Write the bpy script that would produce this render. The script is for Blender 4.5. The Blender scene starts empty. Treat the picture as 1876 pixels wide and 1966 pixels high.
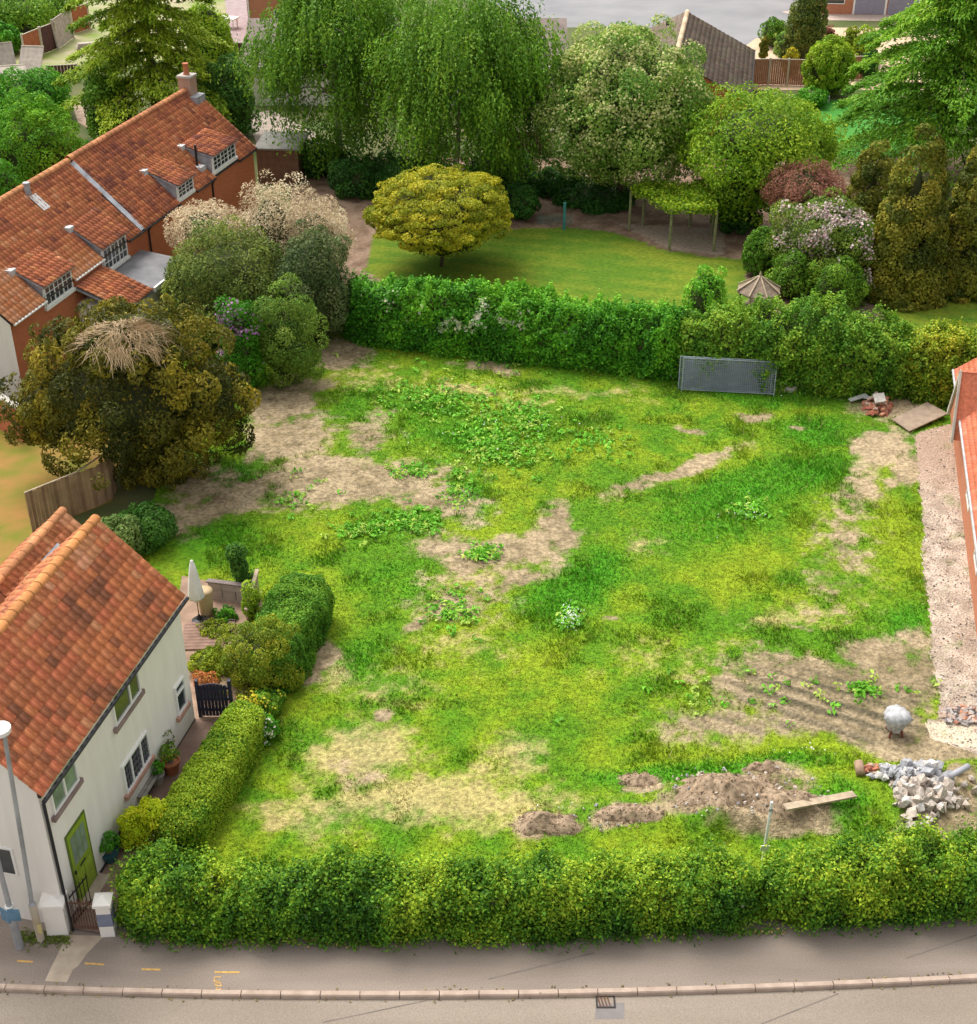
import bpy, math, numpy as np
from mathutils import Matrix, Vector
S = bpy.context.scene
COL = S.collection
R = math.radians

# ---------------------------------------------------------------- camera
FPX, PITCH, CH = 2700.0, R(32.0), 27.0           # focal length in px of a 1876 px wide frame, tilt, drone height
cam = bpy.data.cameras.new('camera'); camo = bpy.data.objects.new('camera', cam); COL.objects.link(camo)
camo.location = (0, 0, CH); camo.rotation_euler = (math.pi/2 - PITCH, 0, 0)
cam.sensor_fit = 'HORIZONTAL'; cam.sensor_width = 36; cam.lens = 36*FPX/1876; cam.clip_end = 2000
S.camera = camo
# ---------------------------------------------------------------- sky, sun, exposure
SUN_EL, SUN_AZ = R(58), R(-38)                   # azimuth clockwise from +Y
wd = bpy.data.worlds.new('World'); S.world = wd; wd.use_nodes = True
nt = wd.node_tree; bg = nt.nodes['Background']
sk = nt.nodes.new('ShaderNodeTexSky'); sk.sky_type = 'NISHITA'; sk.sun_disc = False
sk.sun_elevation = SUN_EL; sk.sun_rotation = SUN_AZ; sk.dust_density = 4.0; sk.air_density = 1.0
hs = nt.nodes.new('ShaderNodeHueSaturation'); hs.inputs['Saturation'].default_value = 0.06
nt.links.new(sk.outputs[0], hs.inputs['Color']); nt.links.new(hs.outputs[0], bg.inputs[0])
bg.inputs[1].default_value = 0.14
sl = bpy.data.lights.new('sun', 'SUN'); sl.energy = 1.3; sl.angle = R(30); sl.color = (1.0, 0.93, 0.82)
so = bpy.data.objects.new('sun', sl); COL.objects.link(so)
so.rotation_euler = Vector((-math.sin(SUN_AZ)*math.cos(SUN_EL), -math.cos(SUN_AZ)*math.cos(SUN_EL), -math.sin(SUN_EL))).to_track_quat('-Z', 'Y').to_euler()
so.location = (0, 40, 60)
vs = S.view_settings; vs.view_transform = 'Standard'; vs.look = 'None'; vs.gamma = 1; vs.use_curve_mapping = False
vs.exposure = 0.93

# ---------------------------------------------------------------- survey helpers: photo pixel (1876 x 1966 frame) <-> place
CP, SP = math.cos(PITCH), math.sin(PITCH)
def G(x, y, z=0.0):
    u = (x-938)/FPX; v = (983-y)/FPX
    t = (z-CH)/(-SP+v*CP)
    return np.array([u*t, (CP+v*SP)*t, z])
def AT(x, y, Y):                                  # point on the sight line at distance Y
    u = (x-938)/FPX; v = (983-y)/FPX
    t = Y/(CP+v*SP)
    return np.array([u*t, Y, CH+(-SP+v*CP)*t])
def PX(X, Y, Z=0.0):
    q = Z-CH; fw = Y*CP-q*SP
    return 938+FPX*X/fw, 983-FPX*(Y*SP+q*CP)/fw
def MPP(p): return (p[1]*CP-(p[2]-CH)*SP)/FPX     # metres per pixel at a point
def HZ(base, ytop):
    B = G(*base); v = (983-ytop)/FPX
    return CH+(v*B[1]*CP-B[1]*SP)/(CP+v*SP)
def L3(r, g, b, k=1.0):                           # sRGB 0-255 -> linear
    f = lambda c: ((c/255+0.055)/1.055)**2.4 if c > 10 else c/255/12.92
    return (f(r)*k, f(g)*k, f(b)*k)

# ---------------------------------------------------------------- noise
def _h(ix, iy, s):
    n = (ix.astype(np.int64)*374761393 + iy.astype(np.int64)*668265263 + s*2147483647) & 0x7fffffff
    n = ((n ^ (n >> 13))*1274126177) & 0x7fffffff
    return ((n ^ (n >> 16)) & 0xffff)/65535.0
def vn(x, y, s=0):
    x = np.asarray(x, float); y = np.asarray(y, float)
    ix = np.floor(x); iy = np.floor(y); fx = x-ix; fy = y-iy
    fx = fx*fx*(3-2*fx); fy = fy*fy*(3-2*fy)
    a = _h(ix, iy, s); b = _h(ix+1, iy, s); c = _h(ix, iy+1, s); d = _h(ix+1, iy+1, s)
    return ((a*(1-fx)+b*fx)*(1-fy)+(c*(1-fx)+d*fx)*fy)*2-1
def fbm(x, y, s=0, o=4):
    t = 0; a = 0.55
    for i in range(o):
        t = t+a*vn(x*2**i+i*17.3, y*2**i-i*9.1, s+i); a *= 0.55
    return t
def ss(a, b, x):
    t = np.clip((x-a)/(b-a), 0, 1); return t*t*(3-2*t)

# ---------------------------------------------------------------- materials
MATS = {}
def mat(name, col, rough=0.8, var=0.15, scale=4.0, bump=0.0, bscale=40.0, spec=0.3, metal=0.0, col2=None, emit=0):
    if name in MATS: return MATS[name]
    m = bpy.data.materials.new(name); m.use_nodes = True; n = m.node_tree; b = n.nodes['Principled BSDF']
    b.inputs['Roughness'].default_value = rough; b.inputs['Metallic'].default_value = metal
    b.inputs['Specular IOR Level'].default_value = spec
    tc = n.nodes.new('ShaderNodeTexCoord')
    nz = n.nodes.new('ShaderNodeTexNoise'); nz.inputs['Scale'].default_value = scale; nz.inputs['Detail'].default_value = 6
    n.links.new(tc.outputs['Object'], nz.inputs['Vector'])
    rp = n.nodes.new('ShaderNodeValToRGB')
    c2 = col2 or tuple(min(1, c*(1+var)) for c in col); c1 = col if col2 else tuple(c*(1-var) for c in col)
    rp.color_ramp.elements[0].position = 0.32; rp.color_ramp.elements[1].position = 0.68
    rp.color_ramp.elements[0].color = (*c1, 1); rp.color_ramp.elements[1].color = (*c2, 1)
    n.links.new(nz.outputs['Fac'], rp.inputs['Fac']); n.links.new(rp.outputs[0], b.inputs['Base Color'])
    if bump:
        n2 = n.nodes.new('ShaderNodeTexNoise'); n2.inputs['Scale'].default_value = bscale; n2.inputs['Detail'].default_value = 4
        n.links.new(tc.outputs['Object'], n2.inputs['Vector'])
        bp = n.nodes.new('ShaderNodeBump'); bp.inputs['Strength'].default_value = bump; bp.inputs['Distance'].default_value = 0.02
        n.links.new(n2.outputs['Fac'], bp.inputs['Height']); n.links.new(bp.outputs[0], b.inputs['Normal'])
    MATS[name] = m; return m
def attr_mat(name, rough=0.9, fine=0.25, fscale=14.0, bump=0.4, bscale=30.0, dist=0.03, spec=0.15):
    # colour stored on the surface, fine grain from noise
    m = bpy.data.materials.new(name); m.use_nodes = True; n = m.node_tree; b = n.nodes['Principled BSDF']
    b.inputs['Roughness'].default_value = rough; b.inputs['Specular IOR Level'].default_value = spec
    at = n.nodes.new('ShaderNodeAttribute'); at.attribute_name = 'Col'
    tc = n.nodes.new('ShaderNodeTexCoord'); nz = n.nodes.new('ShaderNodeTexNoise')
    nz.inputs['Scale'].default_value = fscale; nz.inputs['Detail'].default_value = 5
    n.links.new(tc.outputs['Object'], nz.inputs['Vector'])
    mr = n.nodes.new('ShaderNodeMapRange'); mr.inputs[1].default_value = 0.3; mr.inputs[2].default_value = 0.7
    mr.inputs[3].default_value = 1-fine; mr.inputs[4].default_value = 1+fine
    n.links.new(nz.outputs['Fac'], mr.inputs[0])
    mx = n.nodes.new('ShaderNodeVectorMath'); mx.operation = 'SCALE'
    n.links.new(at.outputs['Color'], mx.inputs[0]); n.links.new(mr.outputs[0], mx.inputs['Scale'])
    n.links.new(mx.outputs[0], b.inputs['Base Color'])
    if bump:
        n2 = n.nodes.new('ShaderNodeTexNoise'); n2.inputs['Scale'].default_value = bscale; n2.inputs['Detail'].default_value = 4
        n.links.new(tc.outputs['Object'], n2.inputs['Vector'])
        bp = n.nodes.new('ShaderNodeBump'); bp.inputs['Strength'].default_value = bump; bp.inputs['Distance'].default_value = dist
        n.links.new(n2.outputs['Fac'], bp.inputs['Height']); n.links.new(bp.outputs[0], b.inputs['Normal'])
    MATS[name] = m; return m
def leaf_mat(name='leaf', trans=0.28):
    m = bpy.data.materials.new(name); m.use_nodes = True; n = m.node_tree; b = n.nodes['Principled BSDF']
    b.inputs['Roughness'].default_value = 0.6; b.inputs['Specular IOR Level'].default_value = 0.22
    at = n.nodes.new('ShaderNodeAttribute'); at.attribute_name = 'Col'
    n.links.new(at.outputs['Color'], b.inputs['Base Color'])
    tr = n.nodes.new('ShaderNodeBsdfTranslucent'); n.links.new(at.outputs['Color'], tr.inputs['Color'])
    mx = n.nodes.new('ShaderNodeMixShader'); mx.inputs[0].default_value = trans
    n.links.new(b.outputs[0], mx.inputs[1]); n.links.new(tr.outputs[0], mx.inputs[2])
    n.links.new(mx.outputs[0], n.nodes['Material Output'].inputs['Surface'])
    MATS[name] = m; return m
M_LEAF = leaf_mat()
M_GROUND = attr_mat('painted_ground', fine=0.42, fscale=8, bump=0.9, bscale=16, dist=0.07)
M_LAWN = attr_mat('mown_lawn', fine=0.24, fscale=5, bump=0.6, bscale=25, dist=0.04)
M_TILE = attr_mat('clay_tile', rough=0.85, fine=0.22, fscale=7, bump=0.25, bscale=60, dist=0.01)
M_TWIG = mat('twigs', (0.05, 0.06, 0.018), var=0.4, scale=6)
M_BARK = mat('bark', (0.10, 0.075, 0.05), var=0.35, scale=8, bump=0.6)
M_BIRCH = mat('birch_bark', (0.45, 0.40, 0.33), scale=5, col2=(0.15, 0.12, 0.09))
M_WHITEWALL = mat('painted_render', (0.83, 0.79, 0.735), rough=0.75, scale=1.6, col2=(0.765, 0.72, 0.665), bump=0.2, bscale=25)
_n = M_WHITEWALL.node_tree; _mp = _n.nodes.new('ShaderNodeMapping'); _mp.inputs['Scale'].default_value = (2.2, 2.2, 0.35)
_tc = [x for x in _n.nodes if x.bl_idname == 'ShaderNodeTexCoord'][0]; _nz = [x for x in _n.nodes if x.bl_idname == 'ShaderNodeTexNoise' and x.inputs['Scale'].default_value < 5][0]
_n.links.new(_tc.outputs['Object'], _mp.inputs[0]); _n.links.new(_mp.outputs[0], _nz.inputs['Vector'])
M_UPVC = mat('white_plastic', (0.80, 0.79, 0.76), rough=0.4, var=0.04)
M_GLASS = mat('window_glass', (0.035, 0.045, 0.05), rough=0.06, var=0.3, scale=1.5, spec=0.8)
M_GLASSG = mat('green_curtain_glass', (0.20, 0.27, 0.20), rough=0.1, var=0.3, scale=2, spec=0.7)
M_BLACK = mat('black_plastic', (0.02, 0.02, 0.024), rough=0.45)
M_LEAD = mat('lead_sheet', (0.33, 0.34, 0.37), rough=0.6, var=0.25, scale=3)
M_SILL = mat('terracotta_sill', (0.42, 0.24, 0.18), var=0.2, scale=3)
M_SILLB = mat('brown_sill', (0.25, 0.18, 0.17), var=0.2, scale=3)
M_GREEN = mat('green_door_paint', (0.23, 0.33, 0.03), rough=0.5, var=0.1)
M_IRON = mat('wrought_iron', (0.025, 0.02, 0.02), rough=0.5)
M_RUST = mat('brown_iron', (0.12, 0.06, 0.04), rough=0.7)
M_STEEL = mat('galvanised_steel', (0.35, 0.36, 0.38), rough=0.5, var=0.2, scale=2, metal=0.3)
M_WOOD = mat('pale_timber', (0.42, 0.33, 0.23), var=0.25, scale=3, bump=0.3)
M_FENCE = mat('tan_fence_board', (0.36, 0.24, 0.14), var=0.25, scale=2, bump=0.3)
M_FENCE2 = mat('darker_fence_board', (0.27, 0.17, 0.10), var=0.25, scale=2, bump=0.3)
M_NAVY = mat('navy_paint', (0.025, 0.028, 0.05), rough=0.55, var=0.2)
M_TERRA = mat('terracotta_pot', (0.42, 0.15, 0.07), var=0.15, scale=4)
M_STONE = mat('concrete', (0.42, 0.39, 0.35), var=0.25, scale=5, bump=0.4)
def brick_mat(name, c1, c2, mortar, scale=1.0):
    m = bpy.data.materials.new(name); m.use_nodes = True; n = m.node_tree; b = n.nodes['Principled BSDF']
    b.inputs['Roughness'].default_value = 0.9; b.inputs['Specular IOR Level'].default_value = 0.15
    tc = n.nodes.new('ShaderNodeTexCoord'); sp = n.nodes.new('ShaderNodeSeparateXYZ'); cb = n.nodes.new('ShaderNodeCombineXYZ')
    ad = n.nodes.new('ShaderNodeMath'); ad.operation = 'ADD'
    n.links.new(tc.outputs['Object'], sp.inputs[0]); n.links.new(sp.outputs[0], ad.inputs[0]); n.links.new(sp.outputs[1], ad.inputs[1])
    n.links.new(ad.outputs[0], cb.inputs[0]); n.links.new(sp.outputs[2], cb.inputs[1])
    bk = n.nodes.new('ShaderNodeTexBrick'); n.links.new(cb.outputs[0], bk.inputs[0])
    bk.inputs['Color1'].default_value = (*c1, 1); bk.inputs['Color2'].default_value = (*c2, 1); bk.inputs['Mortar'].default_value = (*mortar, 1)
    bk.inputs['Scale'].default_value = scale; bk.inputs['Brick Width'].default_value = 0.225; bk.inputs['Row Height'].default_value = 0.075
    bk.inputs['Mortar Size'].default_value = 0.008
    n.links.new(bk.outputs[0], b.inputs['Base Color']); MATS[name] = m; return m
M_BRICK = brick_mat('red_brick', (0.52, 0.15, 0.06), (0.42, 0.115, 0.05), (0.40, 0.20, 0.12))
M_BRICK2 = brick_mat('orange_brick', (0.52, 0.19, 0.09), (0.45, 0.15, 0.08), (0.42, 0.27, 0.19))

# ---------------------------------------------------------------- object helpers
def props(o, label=None, cat=None, group=None, kind=None):
    if label: o['label'] = label
    if cat: o['category'] = cat
    if group: o['group'] = group
    if kind: o['kind'] = kind
    return o
def empty(name, loc, rz=0.0, label=None, cat=None, group=None):
    o = bpy.data.objects.new(name, None); COL.objects.link(o); o.empty_display_size = 0.3
    o.location = tuple(float(v) for v in loc); o.rotation_euler = (0, 0, rz)
    return props(o, label, cat, group)
def link(name, me, m=None, parent=None, loc=None, rot=None, smooth=False):
    o = bpy.data.objects.new(name, me); COL.objects.link(o)
    if m is not None and not me.materials: me.materials.append(m)
    if parent is not None: o.parent = parent
    if loc is not None: o.location = tuple(float(v) for v in loc)
    if rot is not None: o.rotation_euler = rot
    if smooth: me.polygons.foreach_set('use_smooth', [True]*len(me.polygons))
    return o
def np_mesh(name, V, F, col=None, domain='FACE'):
    """V (n,3), F (m,k) equal-sided faces, col (m or n, 3)"""
    V = np.ascontiguousarray(V, dtype=np.float32); F = np.ascontiguousarray(F, dtype=np.int32)
    me = bpy.data.meshes.new(name); m, k = F.shape
    me.vertices.add(len(V)); me.vertices.foreach_set('co', V.ravel())
    me.loops.add(m*k); me.loops.foreach_set('vertex_index', F.ravel())
    me.polygons.add(m); me.polygons.foreach_set('loop_start', np.arange(m, dtype=np.int32)*k)
    me.update(calc_edges=True)
    if col is not None:
        a = me.attributes.new('Col', 'FLOAT_COLOR', domain)
        c = np.ones((len(col), 4), np.float32); c[:, :3] = col
        a.data.foreach_set('color', c.ravel())
    return me
class MB:
    def __init__(s): s.v = []; s.f = []
    def add(s, vs, fs):
        o = len(s.v); s.v += [tuple(float(c) for c in p) for p in vs]; s.f += [tuple(o+i for i in f) for f in fs]; return s
    def box(s, x0, y0, z0, x1, y1, z1):
        return s.add([(x0,y0,z0),(x1,y0,z0),(x1,y1,z0),(x0,y1,z0),(x0,y0,z1),(x1,y0,z1),(x1,y1,z1),(x0,y1,z1)],
                     [(0,3,2,1),(4,5,6,7),(0,1,5,4),(1,2,6,5),(2,3,7,6),(3,0,4,7)])
    def beam(s, a, b, w, h, up=(0,0,1)):
        a = np.array(a, float); b = np.array(b, float); d = b-a; d /= np.linalg.norm(d); up = np.array(up, float)
        x = np.cross(d, up); nx = np.linalg.norm(x)
        if nx < 1e-4: x = np.array([1., 0, 0])
        else: x /= nx
        z = np.cross(x, d); x = x*w/2; z = z*h/2
        return s.add([a-x-z, a+x-z, a+x+z, a-x+z, b-x-z, b+x-z, b+x+z, b-x+z],
                     [(0,1,2,3),(7,6,5,4),(1,0,4,5),(2,1,5,6),(3,2,6,7),(0,3,7,4)])
    def tube(s, pts, rad, n=8, cap=True):
        pts = [np.array(p, float) for p in pts]; o = len(s.v)
        for i, p in enumerate(pts):
            d = pts[min(i+1, len(pts)-1)]-pts[max(i-1, 0)]; d = d/np.linalg.norm(d)
            u = np.cross(d, (0.3, 0.9, 0.2) if abs(d[1]) < 0.9 else (1, 0, 0)); u /= np.linalg.norm(u); w = np.cross(d, u)
            r = rad[i] if hasattr(rad, '__len__') else rad
            for k in range(n):
                a = 2*math.pi*k/n; s.v.append(tuple(p+r*(math.cos(a)*u+math.sin(a)*w)))
        for i in range(len(pts)-1):
            for k in range(n):
                a = o+i*n+k; b = o+i*n+(k+1) % n; s.f.append((a, b, b+n, a+n))
        if cap:
            s.f.append(tuple(o+k for k in range(n))[::-1]); s.f.append(tuple(o+(len(pts)-1)*n+k for k in range(n)))
        return s
    def lathe(s, prof, n=16, c=(0,0,0), wob=None):
        o = len(s.v)
        for r, z in prof:
            for k in range(n):
                a = 2*math.pi*k/n; q = r*(1+(wob(k, z) if wob else 0))
                s.v.append((c[0]+q*math.cos(a), c[1]+q*math.sin(a), c[2]+z))
        for i in range(len(prof)-1):
            for k in range(n):
                a = o+i*n+k; b = o+i*n+(k+1) % n; s.f.append((a, b, b+n, a+n))
        s.f.append(tuple(o+k for k in range(n))[::-1]); s.f.append(tuple(o+(len(prof)-1)*n+k for k in range(n)))
        return s
    def prism(s, poly, z0, z1):
        n = len(poly); a = [(p[0], p[1], z0) for p in poly]+[(p[0], p[1], z1) for p in poly]
        return s.add(a, [tuple(range(n))[::-1], tuple(range(n, 2*n))]+[(i, (i+1) % n, n+(i+1) % n, n+i) for i in range(n)])
    def slab(s, q, t):           # a thick quad: q four corners, thickness along its normal downwards
        q = [np.array(p, float) for p in q]; nn = np.cross(q[1]-q[0], q[3]-q[0]); nn = nn/np.linalg.norm(nn)*t
        return s.add(q+[p-nn for p in q], [(0,1,2,3),(7,6,5,4),(1,0,4,5),(2,1,5,6),(3,2,6,7),(0,3,7,4)])
    def build(s, name, m, parent=None, smooth=False, loc=None):
        me = bpy.data.meshes.new(name); me.from_pydata(s.v, [], s.f); me.update()
        return link(name, me, m, parent, loc, smooth=smooth)
def fix_normals(o):
    import bmesh
    b = bmesh.new(); b.from_mesh(o.data); bmesh.ops.recalc_face_normals(b, faces=b.faces); b.to_mesh(o.data); b.free(); return o

# ---------------------------------------------------------------- foliage
def unit(v): return v/np.maximum(np.linalg.norm(v, axis=-1, keepdims=True), 1e-9)
def pal_col(pal, val, rng, jit=0.16):
    pal = np.array(pal, float); x = np.clip(val, 0, 1)*(len(pal)-1); i = np.minimum(x.astype(int), len(pal)-2); t = (x-i)[:, None]
    c = pal[i]*(1-t)+pal[i+1]*t
    return c*(1+jit*rng.uniform(-1, 1, (len(c), 1)))*(1+0.06*rng.uniform(-1, 1, c.shape))
def leaf_mesh(name, P, N, size, col, rng, asp=0.55, axis=None, spread=0.9, fold=0.18):
    col = np.minimum(np.asarray(col)*LEAFK, 0.85); n = len(P); nn = unit(N+spread*rng.normal(size=(n, 3)))
    a = rng.normal(size=(n, 3)) if axis is None else axis+0.35*rng.normal(size=(n, 3))
    a = unit(a-nn*np.sum(a*nn, 1, keepdims=True)); b = np.cross(nn, a)
    sz = (size*rng.uniform(0.65, 1.35, n))[:, None]
    V = np.empty((n, 4, 3)); V[:, 0] = P-a*sz*0.5; V[:, 2] = P+a*sz*0.5
    V[:, 1] = P+b*sz*asp*0.5+nn*sz*fold; V[:, 3] = P-b*sz*asp*0.5+nn*sz*fold
    F = np.arange(n*4).reshape(n, 4)
    return np_mesh(name, V.reshape(-1, 3), F, col)
def sph(rng, n): return unit(rng.normal(size=(n, 3)))
def crown_pts(rng, c, r, n, K=60, cr=0.28, shape='ell', bottom=-0.55, flat=1.0, power=0.8, rough=0.42):
    seed_ = rng.uniform(0, 40); c = np.array(c); r = np.array(r)
    if shape == 'cone':
        t = 1-rng.uniform(0, 1, K)**0.68; a = rng.uniform(0, 2*np.pi, K); rad = np.maximum((1-t)**power, 0.04)
        d = np.stack([np.cos(a), np.sin(a), np.full(K, 0.35)], 1)
        cc = c+np.stack([np.cos(a)*r[0]*rad*0.8, np.sin(a)*r[1]*rad*0.8, (t*2-1)*r[2]*0.96], 1); d = unit(d)
        R_ = cr*r[0]*rng.uniform(0.7, 1.2, K)*(0.45+0.55*rad)
    else:
        i_ = np.arange(K)+0.5; z_ = 1-(1-bottom)*i_/K; ph_ = i_*2.399963+rng.uniform(0, 6)          # evenly spread, then jittered
        d = unit(np.stack([np.sqrt(1-z_**2)*np.cos(ph_), np.sqrt(1-z_**2)*np.sin(ph_), z_], 1)+rng.normal(size=(K, 3))*0.9/math.sqrt(K))
        R_ = cr*np.mean(r)*rng.uniform(0.6, 1.5, K)
        lob = 1+rough*fbm(d[:, 0]*2.2+seed_, d[:, 1]*2.2+d[:, 2]*2.9, 17, 3)[:, None]
        cc = c+d*np.maximum(r-R_[:, None]*0.8, 0.1*r)*lob*rng.uniform(1-0.62*rough, 1+0.28*rough, (K, 1))
    w = R_**2; idx = rng.choice(K, n, p=w/w.sum())
    u = unit(sph(rng, n)+0.75*d[idx]); rr = R_[idx]*rng.uniform(0.55, 1.0, n)**0.5
    sc = np.array([1, 1, flat])
    P = cc[idx]+u*rr[:, None]*sc
    N = unit(u*0.8+d[idx]*0.3+np.array([0, 0, 0.25])); T = rng.uniform(0, 1, K)[idx]
    if shape != 'cone':                                   # some leaves deeper in the crown
        k = rng.uniform(0, 1, n) < 0.16; v = sph(rng, int(k.sum())); P[k] = c+v*r*rng.uniform(0.62, 0.85, (int(k.sum()), 1)); N[k] = v
    return P, N, T
def lump_core(c, r, seed, k=0.72, nu=20, nv=12, zmin=None):
    V = []; rs = np.random.default_rng(seed); o = rs.uniform(0, 50)
    for j in range(nv+1):
        th = math.pi*j/nv
        for i in range(nu):
            a = 2*math.pi*i/nu; q = k*(1+0.12*float(vn(i*0.9+o, j*0.9)))
            p = [c[0]+r[0]*q*math.sin(th)*math.cos(a), c[1]+r[1]*q*math.sin(th)*math.sin(a), c[2]+r[2]*q*math.cos(th)]
            if zmin is not None: p[2] = max(p[2], zmin)
            V.append(p)
    F = [(j*nu+i, (j+1)*nu+i, (j+1)*nu+(i+1) % nu, j*nu+(i+1) % nu) for j in range(nv) for i in range(nu)]
    return np.array(V), np.array(F)
SEED = [100]; LEAFK = 1.8
def rng_():
    SEED[0] += 1; return np.random.default_rng(SEED[0])
def pc(cx, cy, rx, ry, Y, dep=1.0):
    c = AT(cx, cy, Y); m = MPP(c); rxm = rx*m; h = ry*m; d = math.atan2(CH-c[2], Y)
    q = h*h-(rxm*dep*math.sin(d))**2
    rz = math.sqrt(max(q, (0.45*h)**2))/math.cos(d)
    return c, np.array([rxm, rxm*dep, rz])
def trunk_mesh(rng, base, top, r0, limbs=5, spread=1.0, lean=0.0):
    m = MB(); base = np.array(base, float); top = np.array(top, float); pts = []
    for i in range(6):
        t = i/5; p = base*(1-t)+top*t; p = p+np.array([rng.normal()*0.06, rng.normal()*0.06, 0])*(0 < i < 6)
        pts.append(p)
    pts[0][2] = base[2]-0.05
    m.tube(pts, [r0*(1-0.75*i/5) for i in range(6)], 9)
    for k in range(limbs):
        t = 0.35+0.6*k/max(1, limbs); p = base*(1-t)+top*t; a = rng.uniform(0, 6.28); L = spread*rng.uniform(0.6, 1.0)
        e = p+np.array([math.cos(a)*L, math.sin(a)*L, L*0.7]); mid = (p+e)/2+np.array([0, 0, -0.1*L])
        m.tube([p, mid, e], [r0*0.4, r0*0.26, r0*0.08], 6)
    return m
def plant(name, label, cat, px, Y, n, leaf, pal, group=None, kind='ell', K=60, cr=0.28, asp=0.55, core=0.7, bottom=-0.55, flat=1.0,
          trunk=0.0, blossom=None, dep=1.0, ground=True, power=0.8, tint=0.5, spread=0.55, extra=(), crown='foliage', tbark=None, zscale=1.0, rough=0.42):
    """px: ellipse (cx, cy, rx, ry) of the crown in the photo; extra: further lobes; blossom: (fraction-count, size, palette, upper-half share)"""
    rng = rng_(); lobes = [px]+list(extra); c0, r0 = pc(*px, Y, dep)
    root = empty(name, (c0[0], Y, 0), 0, label, cat, group); O = np.array([c0[0], Y, 0])
    area = [l[2]*l[3] for l in lobes]; Ps, Ns, Ts = [], [], []; cores = []
    for l, ar in zip(lobes, area):
        c, r = pc(*l, Y, dep); r = r*np.array([1, 1, zscale])
        if ground and (c[2]-r[2] < 0.0 or (not trunk and l is px)):
            top = c[2]+r[2]; c = c.copy(); r = r.copy(); zc = max(top*0.42, 0.15); r[2] = top-zc; c[2] = zc
        p, nn, t = crown_pts(rng, c-O, r, int(n*ar/sum(area)), K, cr, kind, bottom, flat, power, rough)
        Ps.append(p); Ns.append(nn); Ts.append(t); cores.append((c-O, r))
    P = np.concatenate(Ps); N = np.concatenate(Ns); T = np.concatenate(Ts)
    kp_ = ~((N[:, 1] > 0.35) & (rng.uniform(0, 1, len(P)) < 0.5)); P, N, T = P[kp_], N[kp_], T[kp_]     # thinner on the far side
    P[:, 2] = np.where(P[:, 2] < 0.04, rng.uniform(0.03, 0.25, len(P)), P[:, 2])
    val = tint*T+(1-tint)*rng.uniform(0, 1, len(P))
    fo = link(crown, leaf_mesh(crown, P, N, leaf, pal_col(pal, val, rng), rng, asp, spread=spread), M_LEAF, root)
    if blossom:
        nb, sb, pb = blossom[:3]; sel = np.argsort(-(N[:, 2]*0.6-N[:, 1]*0.5+rng.normal(size=len(P))*0.35+1.1*fbm(P[:, 0]*1.3, P[:, 2]*1.3+P[:, 1], 5)))[:nb]
        link('blossom', leaf_mesh('blossom', P[sel]+N[sel]*leaf*0.6, N[sel], sb, 0.6*pal_col(pb, rng.uniform(0, 1, nb), rng), rng, 0.9, spread=0.5), M_LEAF, fo)
    if core and kind == 'ell':
        vs_, fs_, o = [], [], 0
        for c, r in cores:
            v, f_ = lump_core(c, r, SEED[0], core, zmin=0.0 if ground else None); vs_.append(v); fs_.append(f_+o); o += len(v)
        link('inner_branches', np_mesh('inner_branches', np.concatenate(vs_), np.concatenate(fs_)), M_TWIG, fo, smooth=True)
    c, r = cores[0]
    if kind == 'cone':
        m = MB(); m.tube([(0, 0, -0.05), (0, 0, c[2]), (0, 0, c[2]+r[2]*0.7)], [0.2, 0.12, 0.02], 8)
        m.lathe([(r[0]*0.5, max(0.15, c[2]-r[2]*0.95)), (r[0]*0.55, c[2]-r[2]*0.6), (r[0]*0.33, c[2]), (r[0]*0.04, c[2]+r[2]*0.55)], 10)
        m.build('trunk', M_TWIG, root)
    elif trunk: trunk_mesh(rng, (0, 0, 0), (c[0], c[1], c[2]+0.2*r[2]), trunk, 6, r[0]*0.7).build('trunk', tbark or M_BARK, root, True)
    else:
        m = MB()
        for k in range(4):
            a = k*1.7+rng.uniform(0, 1); q = 0.12*r[0]
            m.tube([(q*math.cos(a), q*math.sin(a), -0.04), (2.5*q*math.cos(a), 2.5*q*math.sin(a), c[2])], [0.04, 0.02], 6)
        m.build('stem', M_BARK, root)
    return root
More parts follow.
